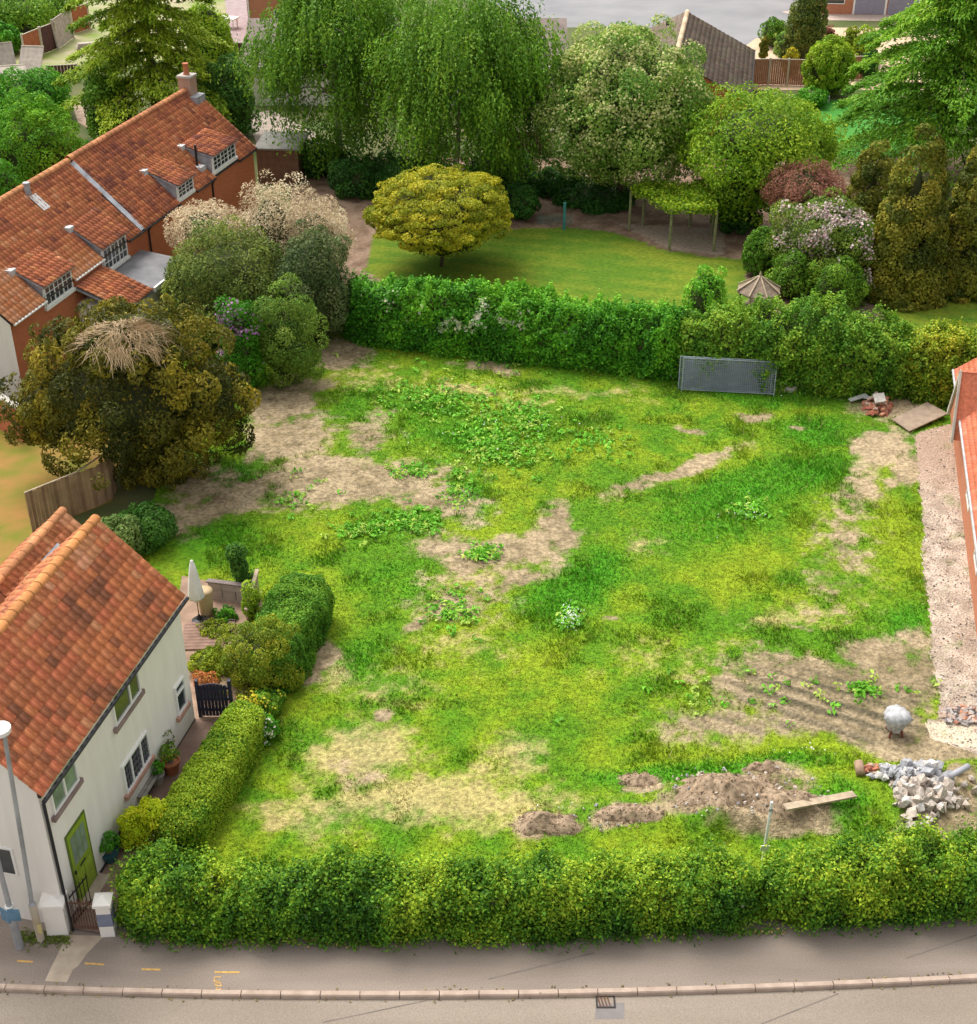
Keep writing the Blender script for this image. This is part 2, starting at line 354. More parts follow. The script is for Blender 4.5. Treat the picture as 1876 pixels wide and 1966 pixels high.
def hedge(name, label, pts, n, leaf, pal, cat='hedge', group=None, p=0.5, lump=0.16, blossom=None, asp=0.6, shoot=0.0, side_pal=None):
    """pts: (x, y, half width, height) along the centre line"""
    rng = rng_(); Q = np.array(pts, float); O = np.array([Q[:, 0].mean(), Q[:, 1].mean(), 0])
    root = empty(name, O, 0, label, cat, group)
    seg = np.linalg.norm(np.diff(Q[:, :2], axis=0), axis=1); cum = np.r_[0, np.cumsum(seg)]; Ltot = cum[-1]
    ang = np.linspace(0, np.pi, 4001); prof = np.stack([np.sign(np.cos(ang))*np.abs(np.cos(ang))**p, np.abs(np.sin(ang))**p], 1)
    hwm, hm = Q[:, 2].mean(), Q[:, 3].mean()
    pl = np.r_[0, np.cumsum(np.linalg.norm(np.diff(prof*[hwm, hm], axis=0), axis=1))]
    so_ = 50*SEED[0] % 97
    def surf(t, q, k=1.0):                        # t metres along, q 0..1 around the section
        a = np.interp(q*pl[-1], pl, ang); ca, sa = np.cos(a), np.sin(a)
        x = np.interp(t, cum, Q[:, 0]); y = np.interp(t, cum, Q[:, 1]); hw = np.interp(t, cum, Q[:, 2]); h = np.interp(t, cum, Q[:, 3])
        e = np.minimum(t, Ltot-t); cap = np.clip(e/np.minimum(hwm*0.9, Ltot*0.3), 0, 1); cap = np.sqrt(1-(1-cap)**2)*0.94+0.06
        dx = np.interp(np.clip(t+0.3, 0, Ltot), cum, Q[:, 0])-np.interp(np.clip(t-0.3, 0, Ltot), cum, Q[:, 0])
        dy = np.interp(np.clip(t+0.3, 0, Ltot), cum, Q[:, 1])-np.interp(np.clip(t-0.3, 0, Ltot), cum, Q[:, 1])
        l = np.hypot(dx, dy); tx, ty = dx/l, dy/l; nx, ny = ty, -tx     # right-hand side of travel
        c2 = np.sign(ca)*np.abs(ca)**p; s2 = np.abs(sa)**p
        nz = 1+lump*(fbm(t*0.8+so_, q*pl[-1]*0.9, 3, 3)+0.65*vn(t*2.7, q*pl[-1]*2.5+so_, 9)+0.35*vn(t*6, q*pl[-1]*5+so_, 19))
        off = hw*c2*cap*nz*k; z = h*s2*(0.55+0.45*cap)*(1+(nz-1)*0.8)*k
        Nn = np.stack([nx*np.sign(ca)*np.abs(ca)**1.5, ny*np.sign(ca)*np.abs(ca)**1.5, np.maximum(sa, 0)**1.5], 1)
        ends = np.where(t < hwm*0.7, -1, np.where(Ltot-t < hwm*0.7, 1, 0))*(1-cap)
        Nn = unit(Nn+np.stack([tx*ends, ty*ends, 0*t], 1)*1.5)
        return np.stack([x+nx*off, y+ny*off, z], 1)-O, Nn
    t = rng.uniform(0, Ltot, n); q = rng.uniform(0.01, 0.99, n); q = np.where((q > 0.68) & (rng.uniform(0, 1, n) < 0.5), rng.uniform(0.01, 0.68, n), q)
    P, N = surf(t, q); P = P-N*(rng.uniform(0, 1, n)**2*0.42-0.04-shoot*rng.uniform(0, 1, n)**5)[:, None]
    P[:, 2] = np.maximum(P[:, 2], 0.03)
    val = 0.50+0.62*fbm(t*1.15, q*pl[-1]*1.0+so_, 21, 4)+0.34*rng.uniform(-1, 1, n)+0.16*(N[:, 2]-0.4)  # upward leaves take lighter tones: brightness of a sky-lit top painted in
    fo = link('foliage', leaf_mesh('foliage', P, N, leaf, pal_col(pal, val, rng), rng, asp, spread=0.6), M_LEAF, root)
    if blossom:
        for nb, sb, pb, tc_, tw, qc, qw in blossom:
            tt = rng.normal(tc_, tw, nb); qq = rng.normal(qc, qw, nb); k = (tt > 0) & (tt < Ltot) & (qq > 0.02) & (qq < 0.98)
            kk = vn(tt*2.5, qq*14, 33)[:] > 0.1; k &= kk
            p2, n2 = surf(tt[k], qq[k]); p2 = p2+n2*0.06
            link('blossom', leaf_mesh('blossom', p2, n2, sb, 0.6*pal_col(pb, rng.uniform(0, 1, len(p2)), rng), rng, 0.9, spread=0.5), M_LEAF, fo)
    nt_, nq = max(6, int(Ltot/0.5)), 14
    tg, qg = np.meshgrid(np.linspace(0.02, Ltot-0.02, nt_), np.linspace(0, 1, nq), indexing='ij')
    V, _ = surf(tg.ravel(), qg.ravel(), 0.86); V[:, 2] = np.maximum(V[:, 2], 0)
    F = [(i*nq+j, (i+1)*nq+j, (i+1)*nq+j+1, i*nq+j+1) for i in range(nt_-1) for j in range(nq-1)]
    link('inner_branches', np_mesh('inner_branches', V, np.array(F)), M_TWIG, fo, smooth=True)
    return root

# ================================================================ GROUND
def struct(o): return props(o, kind='structure')
def sheet(name, pxs, z, m, zg=0.0, parent=None):          # flat polygon sheet from photo outline
    v = [G(x, y, zg) for x, y in pxs]; v = [(p[0], p[1], z) for p in v]
    me = bpy.data.meshes.new(name); me.from_pydata(v, [], [tuple(range(len(v)))[::-1] if False else tuple(range(len(v)))]); me.update()
    if me.polygons[0].normal.z < 0: me.flip_normals()
    o = link(name, me, m, parent)
    return struct(o) if parent is None else o
M_BASE = mat('garden_ground', (0.06, 0.10, 0.02), scale=0.35, col2=(0.13, 0.125, 0.05), rough=0.95, bump=0.3, bscale=8)
v = []; ys = [(-250, -0.22), (23.1, -0.22), (23.9, -0.03), (450, -0.03)]
for y, z in ys: v += [(-400, y, z), (400, y, z)]
me = bpy.data.meshes.new('ground'); me.from_pydata(v, [], [(0,1,3,2),(2,3,5,4),(4,5,7,6)]); me.update()
struct(link('ground', me, M_BASE))

# road and pavement -------------------------------------------------
def tarmac(name, c1, c2, crack):
    m = bpy.data.materials.new(name); m.use_nodes = True; n = m.node_tree; b = n.nodes['Principled BSDF']
    b.inputs['Roughness'].default_value = 0.9; b.inputs['Specular IOR Level'].default_value = 0.2
    tc = n.nodes.new('ShaderNodeTexCoord')
    a = n.nodes.new('ShaderNodeTexNoise'); a.inputs['Scale'].default_value = 0.45; a.inputs['Detail'].default_value = 6
    f = n.nodes.new('ShaderNodeTexNoise'); f.inputs['Scale'].default_value = 30; f.inputs['Detail'].default_value = 5
    mp = n.nodes.new('ShaderNodeMapping'); mp.inputs['Scale'].default_value = (0.35, 1.6, 1)
    n.links.new(tc.outputs['Object'], mp.inputs[0]); n.links.new(mp.outputs[0], a.inputs['Vector']); n.links.new(tc.outputs['Object'], f.inputs['Vector'])
    r = n.nodes.new('ShaderNodeValToRGB'); r.color_ramp.elements[0].color = (*c1, 1); r.color_ramp.elements[1].color = (*c2, 1)
    r.color_ramp.elements[0].position = 0.3; r.color_ramp.elements[1].position = 0.7; n.links.new(a.outputs['Fac'], r.inputs[0])
    mr = n.nodes.new('ShaderNodeMapRange'); mr.inputs[1].default_value = 0.25; mr.inputs[2].default_value = 0.75; mr.inputs[3].default_value = 0.8; mr.inputs[4].default_value = 1.2
    n.links.new(f.outputs['Fac'], mr.inputs[0])
    mx = n.nodes.new('ShaderNodeVectorMath'); mx.operation = 'SCALE'; n.links.new(r.outputs[0], mx.inputs[0]); n.links.new(mr.outputs[0], mx.inputs['Scale'])
    n.links.new(mx.outputs[0], b.inputs['Base Color'])
    bp = n.nodes.new('ShaderNodeBump'); bp.inputs['Strength'].default_value = 0.35; bp.inputs['Distance'].default_value = 0.01
    n.links.new(f.outputs['Fac'], bp.inputs['Height']); n.links.new(bp.outputs[0], b.inputs['Normal'])
    MATS[name] = m; return m
M_ROAD = tarmac('worn_asphalt', (0.225, 0.185, 0.147), (0.285, 0.24, 0.195), 0)
M_PAVE = tarmac('footway_asphalt', (0.19, 0.155, 0.13), (0.30, 0.245, 0.205), 0)
kpx = [(-500, 1862), (0, 1885), (300, 1896), (560, 1904), (900, 1907), (1150, 1901), (1400, 1889), (1876, 1866), (2400, 1838)]
KP = np.array([G(*p)[:2] for p in kpx])
def resample(P, step):
    s = np.r_[0, np.cumsum(np.linalg.norm(np.diff(P, axis=0), axis=1))]; n = int(s[-1]/step); t = np.linspace(0, s[-1], n+1)
    return np.stack([np.interp(t, s, P[:, 0]), np.interp(t, s, P[:, 1])], 1)
kx = np.linspace(KP[0, 0], KP[-1, 0], 200); cf = np.polyfit(KP[:, 0], KP[:, 1], 3)
KC = resample(np.stack([kx, np.polyval(cf, kx)], 1), 0.92)
def kerb_y(x): return np.polyval(cf, x)
v = [(p[0], p[1]-0.14, -0.11) for p in KC]+[(p[0], -20, -0.11) for p in KC]; k = len(KC)
me = bpy.data.meshes.new('road'); me.from_pydata(v, [], [(i, i+k, i+k+1, i+1) for i in range(k-1)]); me.update(); road = struct(link('road', me, M_ROAD))
v = [(p[0], p[1]-0.002, 0.0) for p in KC]+[(p[0], p[1]+2.3, 0.0) for p in KC]
me = bpy.data.meshes.new('pavement'); me.from_pydata(v, [], [(i, i+1, i+k+1, i+k) for i in range(k-1)]); me.update(); pave = struct(link('pavement', me, M_PAVE))
M_KERB = mat('kerb_concrete', (0.36, 0.27, 0.215), scale=3, col2=(0.48, 0.37, 0.30), bump=0.4)
rk = np.random.default_rng(5)
for i in range(k-1):
    a, b = KC[i], KC[i+1]
    if a[0] < -17 or b[0] > 17: continue
    d = b-a; L = np.linalg.norm(d); d /= L; nn = np.array([d[1], -d[0]]); m = MB()
    z = 0.012+rk.uniform(-0.004, 0.004); g = 0.009
    pr = [(0.0, -0.16), (0.145, -0.16), (0.138, z-0.03), (0.115, z), (0.0, z)]
    vs_ = [(*(a+d*g+nn*o), h) for o, h in pr]+[(*(b-d*g+nn*o), h) for o, h in pr]
    m.add(vs_, [(4,3,2,1,0),(5,6,7,8,9),(0,1,6,5),(1,2,7,6),(2,3,8,7),(3,4,9,8),(4,0,5,9)]); m.build('kerb_stone', M_KERB, pave)
def strip(name, pts, w, z, m, parent):
    P = np.array(pts, float); vs_ = []
    for i, p in enumerate(P):
        d = P[min(i+1, len(P)-1)]-P[max(i-1, 0)]; d /= np.linalg.norm(d); n_ = np.array([-d[1], d[0]])*w/2
        vs_ += [(*(p-n_), z), (*(p+n_), z)]
    me = bpy.data.meshes.new(name); me.from_pydata(vs_, [], [(2*i, 2*i+2, 2*i+3, 2*i+1) for i in range(len(P)-1)]); me.update()
    if me.polygons[0].normal.z < 0: me.flip_normals()
    return link(name, me, m, parent)
M_SPRAY = mat('orange_spray_paint', (0.55, 0.33, 0.10), var=0.25, scale=9)
def gp(x, y, z=0.0): return G(x, y, z)[:2]
for x0, y0, x1, y1 in ((33, 1845, 63, 1847), (163, 1850, 200, 1852), (272, 1861, 308, 1862), (412, 1867, 460, 1867)):
    strip('paint_dash', [gp(x0, y0), gp((x0+x1)/2, (y0+y1)/2), gp(x1, y1)], 0.055, 0.005, M_SPRAY, pave)
def glyph(pts): strip('paint_scribble', [gp(*p) for p in pts], 0.035, 0.005, M_SPRAY, pave)
glyph([(424, 1876), (412, 1876), (411, 1884), (422, 1884)]); glyph([(413, 1888), (423, 1887), (425, 1893), (416, 1893), (413, 1888)]); glyph([(417, 1896), (414, 1901), (424, 1899), (422, 1904)])
M_CONC = mat('pale_concrete', (0.42, 0.34, 0.26), var=0.15, scale=3, bump=0.3)
sheet('crossing_slab', [(86, 1884), (98, 1858), (112, 1830), (128, 1795), (200, 1797), (168, 1830), (150, 1855), (140, 1862), (128, 1886)], 0.004, M_CONC, parent=pave)
M_PATCH = mat('strip_dark', (0.15, 0.125, 0.11), var=0.25, scale=2)
for nm, pts in (('dark_strip', [(620, 1963), (820, 1921)]), ('dark_strip', [(1462, 1966), (1610, 1908)])):  # thin dark strips laid flat for lines that look like overhead wires
    strip(nm, [gp(*p, -0.11) for p in pts], 0.028, -0.106, M_PATCH, road)
for nm, pts in (('dark_strip', [(938, 1880), (1140, 1830)]), ('dark_strip', [(1740, 1840), (1876, 1795)])):
    strip(nm, [gp(*p) for p in pts], 0.028, 0.004, M_PATCH, pave)
sheet('tar_patch', [(1145, 1929), (1199, 1925), (1199, 1956), (1142, 1957)], -0.1065, mat('grey_tar', (0.20, 0.18, 0.175), var=0.1), zg=-0.11, parent=road)
m = MB(); a = G(1143, 1911, -0.11); b = G(1180, 1909, -0.11); c_ = G(1143, 1936, -0.11)
gx0, gx1, gy0, gy1 = a[0], b[0], c_[1], a[1]
m.box(gx0, gy0, -0.13, gx1, gy0+0.04, -0.09).box(gx0, gy1-0.04, -0.13, gx1, gy1, -0.09).box(gx0, gy0+0.04, -0.13, gx0+0.04, gy1-0.04, -0.09).box(gx1-0.04, gy0+0.04, -0.13, gx1, gy1-0.04, -0.09)
dr = m.build('drain_frame', M_IRON, None); props(dr, 'square black iron road drain grate set beside the kerb', 'drain'); dr.name = 'road_drain'
for i in range(4):
    t = (i+0.7)/4.6; MB().beam((gx0+0.05+(gx1-gx0-0.1)*t, gy0+0.03, -0.102), (gx0+0.05+(gx1-gx0-0.1)*max(0, t-0.18), gy1-0.03, -0.102), 0.03, 0.03).build('grate_bar', M_RUST, dr)

# the building plot -------------------------------------------------
# photo-surveyed patches: (cx, cy, rx, ry, tilt deg, strength)
BARE = [(640,930,250,58,-3,1.1),(560,850,120,50,-12,1.0),(720,835,50,45,0,.7),(430,965,100,45,-15,1.0),(840,965,110,40,5,.8),(370,930,70,60,0,.9),
        (960,1065,160,36,-14,.9),(1065,1015,45,60,30,.9),(860,1055,120,30,0,.7),(890,1150,120,45,-8,.55),(815,1195,50,20,-30,.7),(1000,1110,70,30,-20,.7),
        (1310,905,120,17,-24,.95),(1215,950,80,16,-14,.6),(1455,800,50,15,0,.9),(1335,820,30,8,0,.7),(1520,822,25,6,0,.7),
        (1695,855,75,45,-10,1.2),(1735,900,40,50,0,.9),(1650,940,50,70,10,.5),(1630,1040,55,110,0,.42),(1600,1130,60,60,0,.3),
        (1560,1330,230,75,8,1.15),(1650,1395,210,42,3,1.3),(1690,1265,110,45,5,.9),(1760,1240,40,30,0,.6),(1370,1395,140,40,0,.55),(1800,1440,110,30,0,1.2),(1730,1320,80,75,0,1.1),(1770,1290,40,40,0,.8),
        (1400,1535,165,55,-5,1.4),(1050,1588,75,26,0,1.5),(1225,1505,42,17,0,1.5),(1190,1570,80,26,0,1.1),(1480,1590,150,36,0,1.3),(1460,1485,50,16,0,1.2),
        (745,1385,26,13,0,1.2),(690,1490,60,25,0,.4),(1550,1212,40,4,0,1.0),(1195,1192,25,5,0,.8),
        (530,780,90,55,-30,1.0),(660,685,60,28,0,1.0),(930,700,70,16,8,.7),(600,1270,30,70,32,1.1),(330,1000,70,40,0,.6),(1720,780,110,30,0,.8),(1850,1500,40,40,0,1.2),(1800,1560,110,80,0,1.0)]
DRY = [(700,1450,140,70,-10,.95),(820,1545,330,70,0,.85),(980,1460,110,50,0,.6),(740,1330,90,50,0,.5),(1000,1540,150,50,0,.5),(620,1560,150,60,0,.6),
       (900,1240,120,40,0,.3),(880,740,90,18,5,.5),(1000,770,60,14,0,.45),(1230,1050,50,25,0,.4),(1500,1190,150,30,0,.45),(1300,1280,150,40,0,.25),(700,720,120,26,0,.3),(900,1100,100,40,0,.35),(640,1290,40,40,0,.4),(1100,750,180,14,4,.4)]
LUSH = [(1100,1140,130,90,-20,.9),(880,820,170,70,10,.5),(1450,940,260,60,-18,.9),(1550,830,120,40,0,.8),(1380,1010,240,60,-15,.5),(420,1040,160,60,0,.6),(1350,1480,320,26,-3,.9),(900,960,60,50,0,.8),(800,1010,70,30,0,.7),(760,1120,120,60,0,.5),(660,790,90,40,-20,.4),(430,920,90,35,-25,.8),(300,1010,60,60,0,.8),(1600,1560,90,70,0,.8),(690,1260,90,70,0,.6),(1740,1200,60,60,0,.6),(1460,750,250,30,5,.7)]
def ell(px, py, L):
    o = np.full(px.shape, -9.0)
    for cx, cy, rx, ry, an, st in L:
        a = R(an); dx, dy = px-cx, py-cy; u = (dx*math.cos(a)+dy*math.sin(a))/rx; w = (-dx*math.sin(a)+dy*math.cos(a))/ry
        o = np.maximum(o, st*np.minimum(1, 1.5*(1-np.sqrt(u*u+w*w)))*1.0+(st-1)*0.25*0)
    return o
def plot_masks(X, Y):
    px, py = PX(X, Y, 0.0)
    wx = fbm(X*0.45, Y*0.45, 40, 4); wy = fbm(X*0.45, Y*0.45, 50, 4)
    px2 = px+wx*42; py2 = py+wy*24
    f1 = fbm(X*0.9, Y*0.9, 60, 5); f2 = fbm(X*2.6, Y*2.6, 70, 4); f3 = fbm(X*0.25, Y*0.25, 80, 3); f4 = fbm(X*5.5, Y*5.5, 75, 3)
    bare = ss(-0.12, 0.5, ell(px2, py2, BARE)+0.5*f2+0.3*f1+0.25*f4-0.1)
    scat = ss(0.42, 0.62, f1*0.7+f2*0.5+0.15*f3)*0.55*ss(-0.6, 0.4, ell(px2, py2, BARE))     # thin spots around the bare soil
    bare = np.maximum(bare, scat)
    dry = ss(-0.1, 0.85, ell(px2, py2, DRY)+0.6*f2+0.3*f1+0.35*f4-0.08)
    lush = ss(-0.1, 0.8, ell(px2, py2, LUSH)+0.4*f2+0.3*f1)
    return px, py, bare, dry, lush, f1, f2, f3
def mixc(a, b, t): return np.asarray(a)*(1-t[:, None])+np.asarray(b)*t[:, None]
SOIL_A, SOIL_B = np.array((0.215, 0.155, 0.095)), np.array((0.40, 0.30, 0.195))
GR_A, GR_B, GR_L = np.array((0.085, 0.21, 0.008)), np.array((0.205, 0.285, 0.012)), np.array((0.05, 0.225, 0.008))
STRAW = np.array((0.52, 0.38, 0.20))
def plot_color(X, Y):
    px, py, bare, dry, lush, f1, f2, f3 = plot_masks(X, Y)
    g = mixc(GR_A, GR_B, ss(-0.55, 0.55, f1*0.8+f3*0.5+0.35*f2)); g = mixc(g, GR_L, lush*0.85)
    g = mixc(g, STRAW, dry*0.64)
    s = mixc(SOIL_A, SOIL_B, ss(-0.5, 0.5, f2*0.7+f1*0.5)); s = mixc(s, (0.5, 0.38, 0.25), ss(1560, 1700, px)*ss(1000, 850, py)*0.6)
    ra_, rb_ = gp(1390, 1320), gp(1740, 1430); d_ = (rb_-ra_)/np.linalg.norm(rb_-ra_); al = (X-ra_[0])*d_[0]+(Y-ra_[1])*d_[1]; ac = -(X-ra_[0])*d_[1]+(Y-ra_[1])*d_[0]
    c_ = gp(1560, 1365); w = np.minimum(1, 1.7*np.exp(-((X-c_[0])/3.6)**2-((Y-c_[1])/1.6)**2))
    s = mixc(s, (0.095, 0.073, 0.056), w*(0.18+0.78*ss(-0.1, 0.7, np.sin(ac*11+1.3*fbm(al*0.22, ac*0.5, 141, 3)))*ss(-0.45, 0.0, fbm(al*0.25, ac*1.5, 143, 3)+0.1))); s = mixc(s, (0.36, 0.27, 0.19), w*0.5*ss(0.2, 0.4, fbm(al*0.15, ac*5.2, 151, 3)))  # rut shading painted in as dark stripes, on soil that is itself darker
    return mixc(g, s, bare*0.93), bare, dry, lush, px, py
# heights
HUMP = [(1400,1545,2.2,1.0,0.3),(1330,1535,1.0,.6,.15),(1470,1500,1.0,.7,.15),(1520,1580,1.6,.8,.25),(1050,1588,1.0,.5,.12),(1200,1572,1.0,.5,.12),(1760,1540,1.5,1.2,.3),(1560,1575,.7,.5,.2),(1380,1590,1.0,.4,.3)]
HW = [(*gp(x, y), sx, sy, h) for x, y, sx, sy, h in HUMP]
ra, rb = gp(1390, 1320), gp(1740, 1430); rd = (rb-ra)/np.linalg.norm(rb-ra); rn = np.array([-rd[1], rd[0]]); rc = gp(1570, 1365)
def plot_z(X, Y):
    z = 0.03+0.035*fbm(X*0.5, Y*0.5, 11, 4)+0.03*fbm(X*1.7, Y*1.7, 12, 3)+0.035
    for hx, hy, sx, sy, h in HW:
        e = np.exp(-(((X-hx)/sx)**2+((Y-hy)/sy)**2)); z = z+h*e*(1+0.35*fbm(X*2.2, Y*2.2, 13, 3))
    w = np.exp(-(((X-rc[0])/3.4)**2+((Y-rc[1])/1.3)**2)); ac = (X-ra[0])*rn[0]+(Y-ra[1])*rn[1]; al = (X-ra[0])*rd[0]+(Y-ra[1])*rd[1]
    z = z+np.minimum(1, w*1.6)*0.10*np.abs(np.sin(ac*6.5+1.2*fbm(al*0.3, ac*0.8, 14)))*(0.4+0.6*ss(-0.3, 0.4, fbm(al*0.25, ac*1.5, 15)+0.2))
    return z
def inpoly(px, py, poly):
    c = np.zeros(px.shape, bool); n = len(poly)
    for i in range(n):
        x0, y0 = poly[i]; x1, y1 = poly[(i+1) % n]
        k = ((y0 > py) != (y1 > py)); xx = x0+(py-y0)*(x1-x0)/((y1-y0) if y1 != y0 else 1e-9); c ^= k & (px < xx)
    return c
PLOT = [(90,1300),(300,950),(330,700),(640,600),(1300,640),(1990,690),(2100,1100),(2060,1765),(1876,1748),(1450,1772),(1100,1787),(700,1792),(380,1794),(215,1772),(340,1600)]
DRIVE = [(1757,833),(1770,1000),(1783,1180),(1790,1262),(1806,1340),(1800,1385),(1772,1392),(1785,1420),(1880,1452),(1990,1460),(1990,1200),(1885,1180),(1860,1000),(1832,815)]
st_ = 0.1; gx = np.arange(-16, 22.01, st_); gy = np.arange(22.4, 60.01, st_)
GX, GY = np.meshgrid(gx, gy, indexing='ij'); X, Y = GX.ravel(), GY.ravel()
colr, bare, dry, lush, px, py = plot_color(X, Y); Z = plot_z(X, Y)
wob = 9*fbm(X*1.3, Y*1.3, 90, 3)
dm = inpoly(px+wob, py, DRIVE)
dz = 0.05+0.05*ss(0, 1, fbm(X*3, Y*3, 91, 3))*0.6
Z = np.where(dm, np.minimum(Z, dz), Z)
wk = 1.0-0.0*X
dcol = mixc((0.36, 0.285, 0.22), (0.56, 0.46, 0.37), ss(-0.5, 0.5, fbm(X*2.5, Y*2.5, 92, 4)))
dcol = mixc(dcol, (0.40, 0.285, 0.21), ss(1000, 880, py)*0.85)
dcol = mixc(dcol, (0.62, 0.52, 0.38), inpoly(px, py, [(1770, 1385), (1880, 1400), (1990, 1430), (1990, 1460), (1780, 1425)])*1.0)
dcol = mixc(dcol, (0.12, 0.19, 0.03), ss(0.30, 0.5, fbm(X*1.9, Y*1.9, 93, 4))*0.55*ss(1780, 1850, px))
ny = len(gy); ii, jj = np.meshgrid(np.arange(len(gx)-1), np.arange(ny-1), indexing='ij'); ii, jj = ii.ravel(), jj.ravel()
F = np.stack([ii*ny+jj, (ii+1)*ny+jj, (ii+1)*ny+jj+1, ii*ny+jj+1], 1)
fx, fy = px[F].mean(1), py[F].mean(1)
keep = inpoly(fx, fy, PLOT); isd = dm[F].sum(1) >= 2
def sub(name, sel, col, m):
    Fs = F[sel]; u, inv = np.unique(Fs, return_inverse=True)
    V = np.stack([X, Y, Z], 1)[u]; return struct(link(name, np_mesh(name, V, inv.reshape(-1, 4), col[u], 'POINT'), m, smooth=True))
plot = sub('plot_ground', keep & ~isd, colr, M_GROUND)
M_DRIVE = attr_mat('hardcore', fine=0.4, fscale=16, bump=1.0, bscale=18, dist=0.06)
drive = sub('driveway', keep & isd, dcol, M_DRIVE)
PZ = plot_z(*np.meshgrid(np.arange(-20, 26, 0.1), np.arange(21, 62, 0.1), indexing='ij'))
def ground_z(x, y):
    i = min(max((x+20)/0.1, 0), PZ.shape[0]-2); j = min(max((y-21)/0.1, 0), PZ.shape[1]-2); a, b = int(i), int(j); u, w = i-a, j-b
    return float((PZ[a, b]*(1-u)+PZ[a+1, b]*u)*(1-w)+(PZ[a, b+1]*(1-u)+PZ[a+1, b+1]*u)*w)
# grass standing on the plot
rg = np.random.default_rng(77); NB = 270000
bx, by = rg.uniform(-16, 21, NB), rg.uniform(23, 58, NB)
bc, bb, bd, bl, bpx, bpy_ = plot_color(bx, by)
kp = inpoly(bpx, bpy_, PLOT) & ~inpoly(bpx, bpy_, DRIVE) & (bpx > -20) & (bpx < 1900) & (rg.uniform(0, 1, NB) > bb*1.0)
PATHP = [(125,1790),(200,1800),(305,1640),(350,1560),(455,1392),(378,1378),(245,1590)]; PATIOP = [(368,1390),(450,1396),(525,1290),(505,1135),(345,1105),(335,1180)]
kp &= ~inpoly(bpx, bpy_, PATHP) & ~inpoly(bpx, bpy_, PATIOP)
kp &= ~((bpx < 395) & (bpy_ > 1040) & (bpx < 395-(bpy_-1140)*0.3+40))
bx, by, bc, bd, bl = bx[kp], by[kp], bc[kp], bd[kp], bl[kp]; nb = len(bx)
tall = (0.045+0.15*ss(0.05, 0.6, fbm(bx*0.9, by*0.9, 120, 4))+0.05*bl)*(1-0.5*bd)*rg.uniform(0.6, 1.3, nb); wid = rg.uniform(0.018, 0.034, nb); an = rg.uniform(0, 6.283, nb)
bz = plot_z(bx, by)-0.01; dxy = np.stack([np.cos(an), np.sin(an)], 1); le = rg.normal(size=(nb, 2))*0.5*tall[:, None]
V = np.empty((nb, 3, 3)); V[:, 0, :2] = np.stack([bx, by], 1)-dxy*wid[:, None]; V[:, 1, :2] = np.stack([bx, by], 1)+dxy*wid[:, None]; V[:, 2, :2] = np.stack([bx, by], 1)+le
V[:, 0, 2] = bz; V[:, 1, 2] = bz; V[:, 2, 2] = bz+tall
gcol = bc*rg.uniform(0.95, 1.45, (nb, 1)); stem = rg.uniform(0, 1, nb) < 0.10; gcol[stem] = mixc(gcol[stem], (0.42, 0.38, 0.12), np.full(stem.sum(), 0.6))
props(link('grass', np_mesh('grass', V.reshape(-1, 3), np.arange(nb*3).reshape(-1, 3), gcol), M_LEAF), 'rough green grass and dry stalks growing over the bare plot', 'grass', kind='stuff')
# broad-leaved weeds
wp, wn, wc = [], [], []
for cx, cy, rx, ry, num in ((830,770,110,30,170),(960,860,90,45,260),(990,800,90,40,140),(800,1005,45,22,120),(925,1068,26,14,70),(1095,1195,20,18,60),(880,950,30,30,60),(1440,985,40,20,50),(700,1020,60,20,60),(870,1180,60,40,70),(1140,850,60,30,60),(790,910,40,12,50),(560,960,60,40,30),(1660,1330,30,14,40),(1470,1340,300,60,40),(1100,700,350,40,60),(1530,745,60,12,60)):
    for _ in range(num):
        x, y = cx+rg.normal()*rx*0.55, cy+rg.normal()*ry*0.55; p = G(x, y); lv = rg.integers(4, 9)
        c = np.array((0.10, 0.27, 0.02))*rg.uniform(0.7, 1.3) if rg.uniform() < .75 else np.array((0.26, 0.36, 0.06))
        for q in range(lv):
            a = rg.uniform(0, 6.28); rr = rg.uniform(0.05, 0.16)
            wp.append((p[0]+rr*math.cos(a), p[1]+rr*math.sin(a), ground_z(p[0], p[1])+0.05+rg.uniform(0, 0.09))); wn.append((math.cos(a)*0.5, math.sin(a)*0.5, 1)); wc.append(c*rg.uniform(0.8, 1.2))
props(link('weeds', leaf_mesh('weeds', np.array(wp), np.array(wn), 0.17, np.array(wc), rg, 0.5, spread=0.45), M_LEAF), 'broad leaved weeds in light green clusters across the plot', 'weeds', kind='stuff')
wp, wn = [], []
for cx, cy, rx, ry, num in ((1095,1195,18,16,90),(1530,752,40,10,70),(1560,1450,60,8,12),(1440,990,40,20,22),(1376,1043,1,1,3),(950,820,150,50,25),(550,1170,30,20,10),(1310,735,20,8,14)):
    for _ in range(num):
        p = G(cx+rg.normal()*rx*0.6, cy+rg.normal()*ry*0.6); wp.append((p[0], p[1], ground_z(p[0], p[1])+rg.uniform(0.1, 0.3))); wn.append((0, -0.3, 1))
props(link('wild_flowers', leaf_mesh('wild_flowers', np.array(wp), np.array(wn), 0.05, pal_col([(0.7, 0.68, 0.55), (0.8, 0.8, 0.75)], rg.uniform(0, 1, len(wp)), rg), rg, 0.9, spread=0.3), M_LEAF), 'tiny white wild flower heads dotted in the grass', 'flowers', kind='stuff')
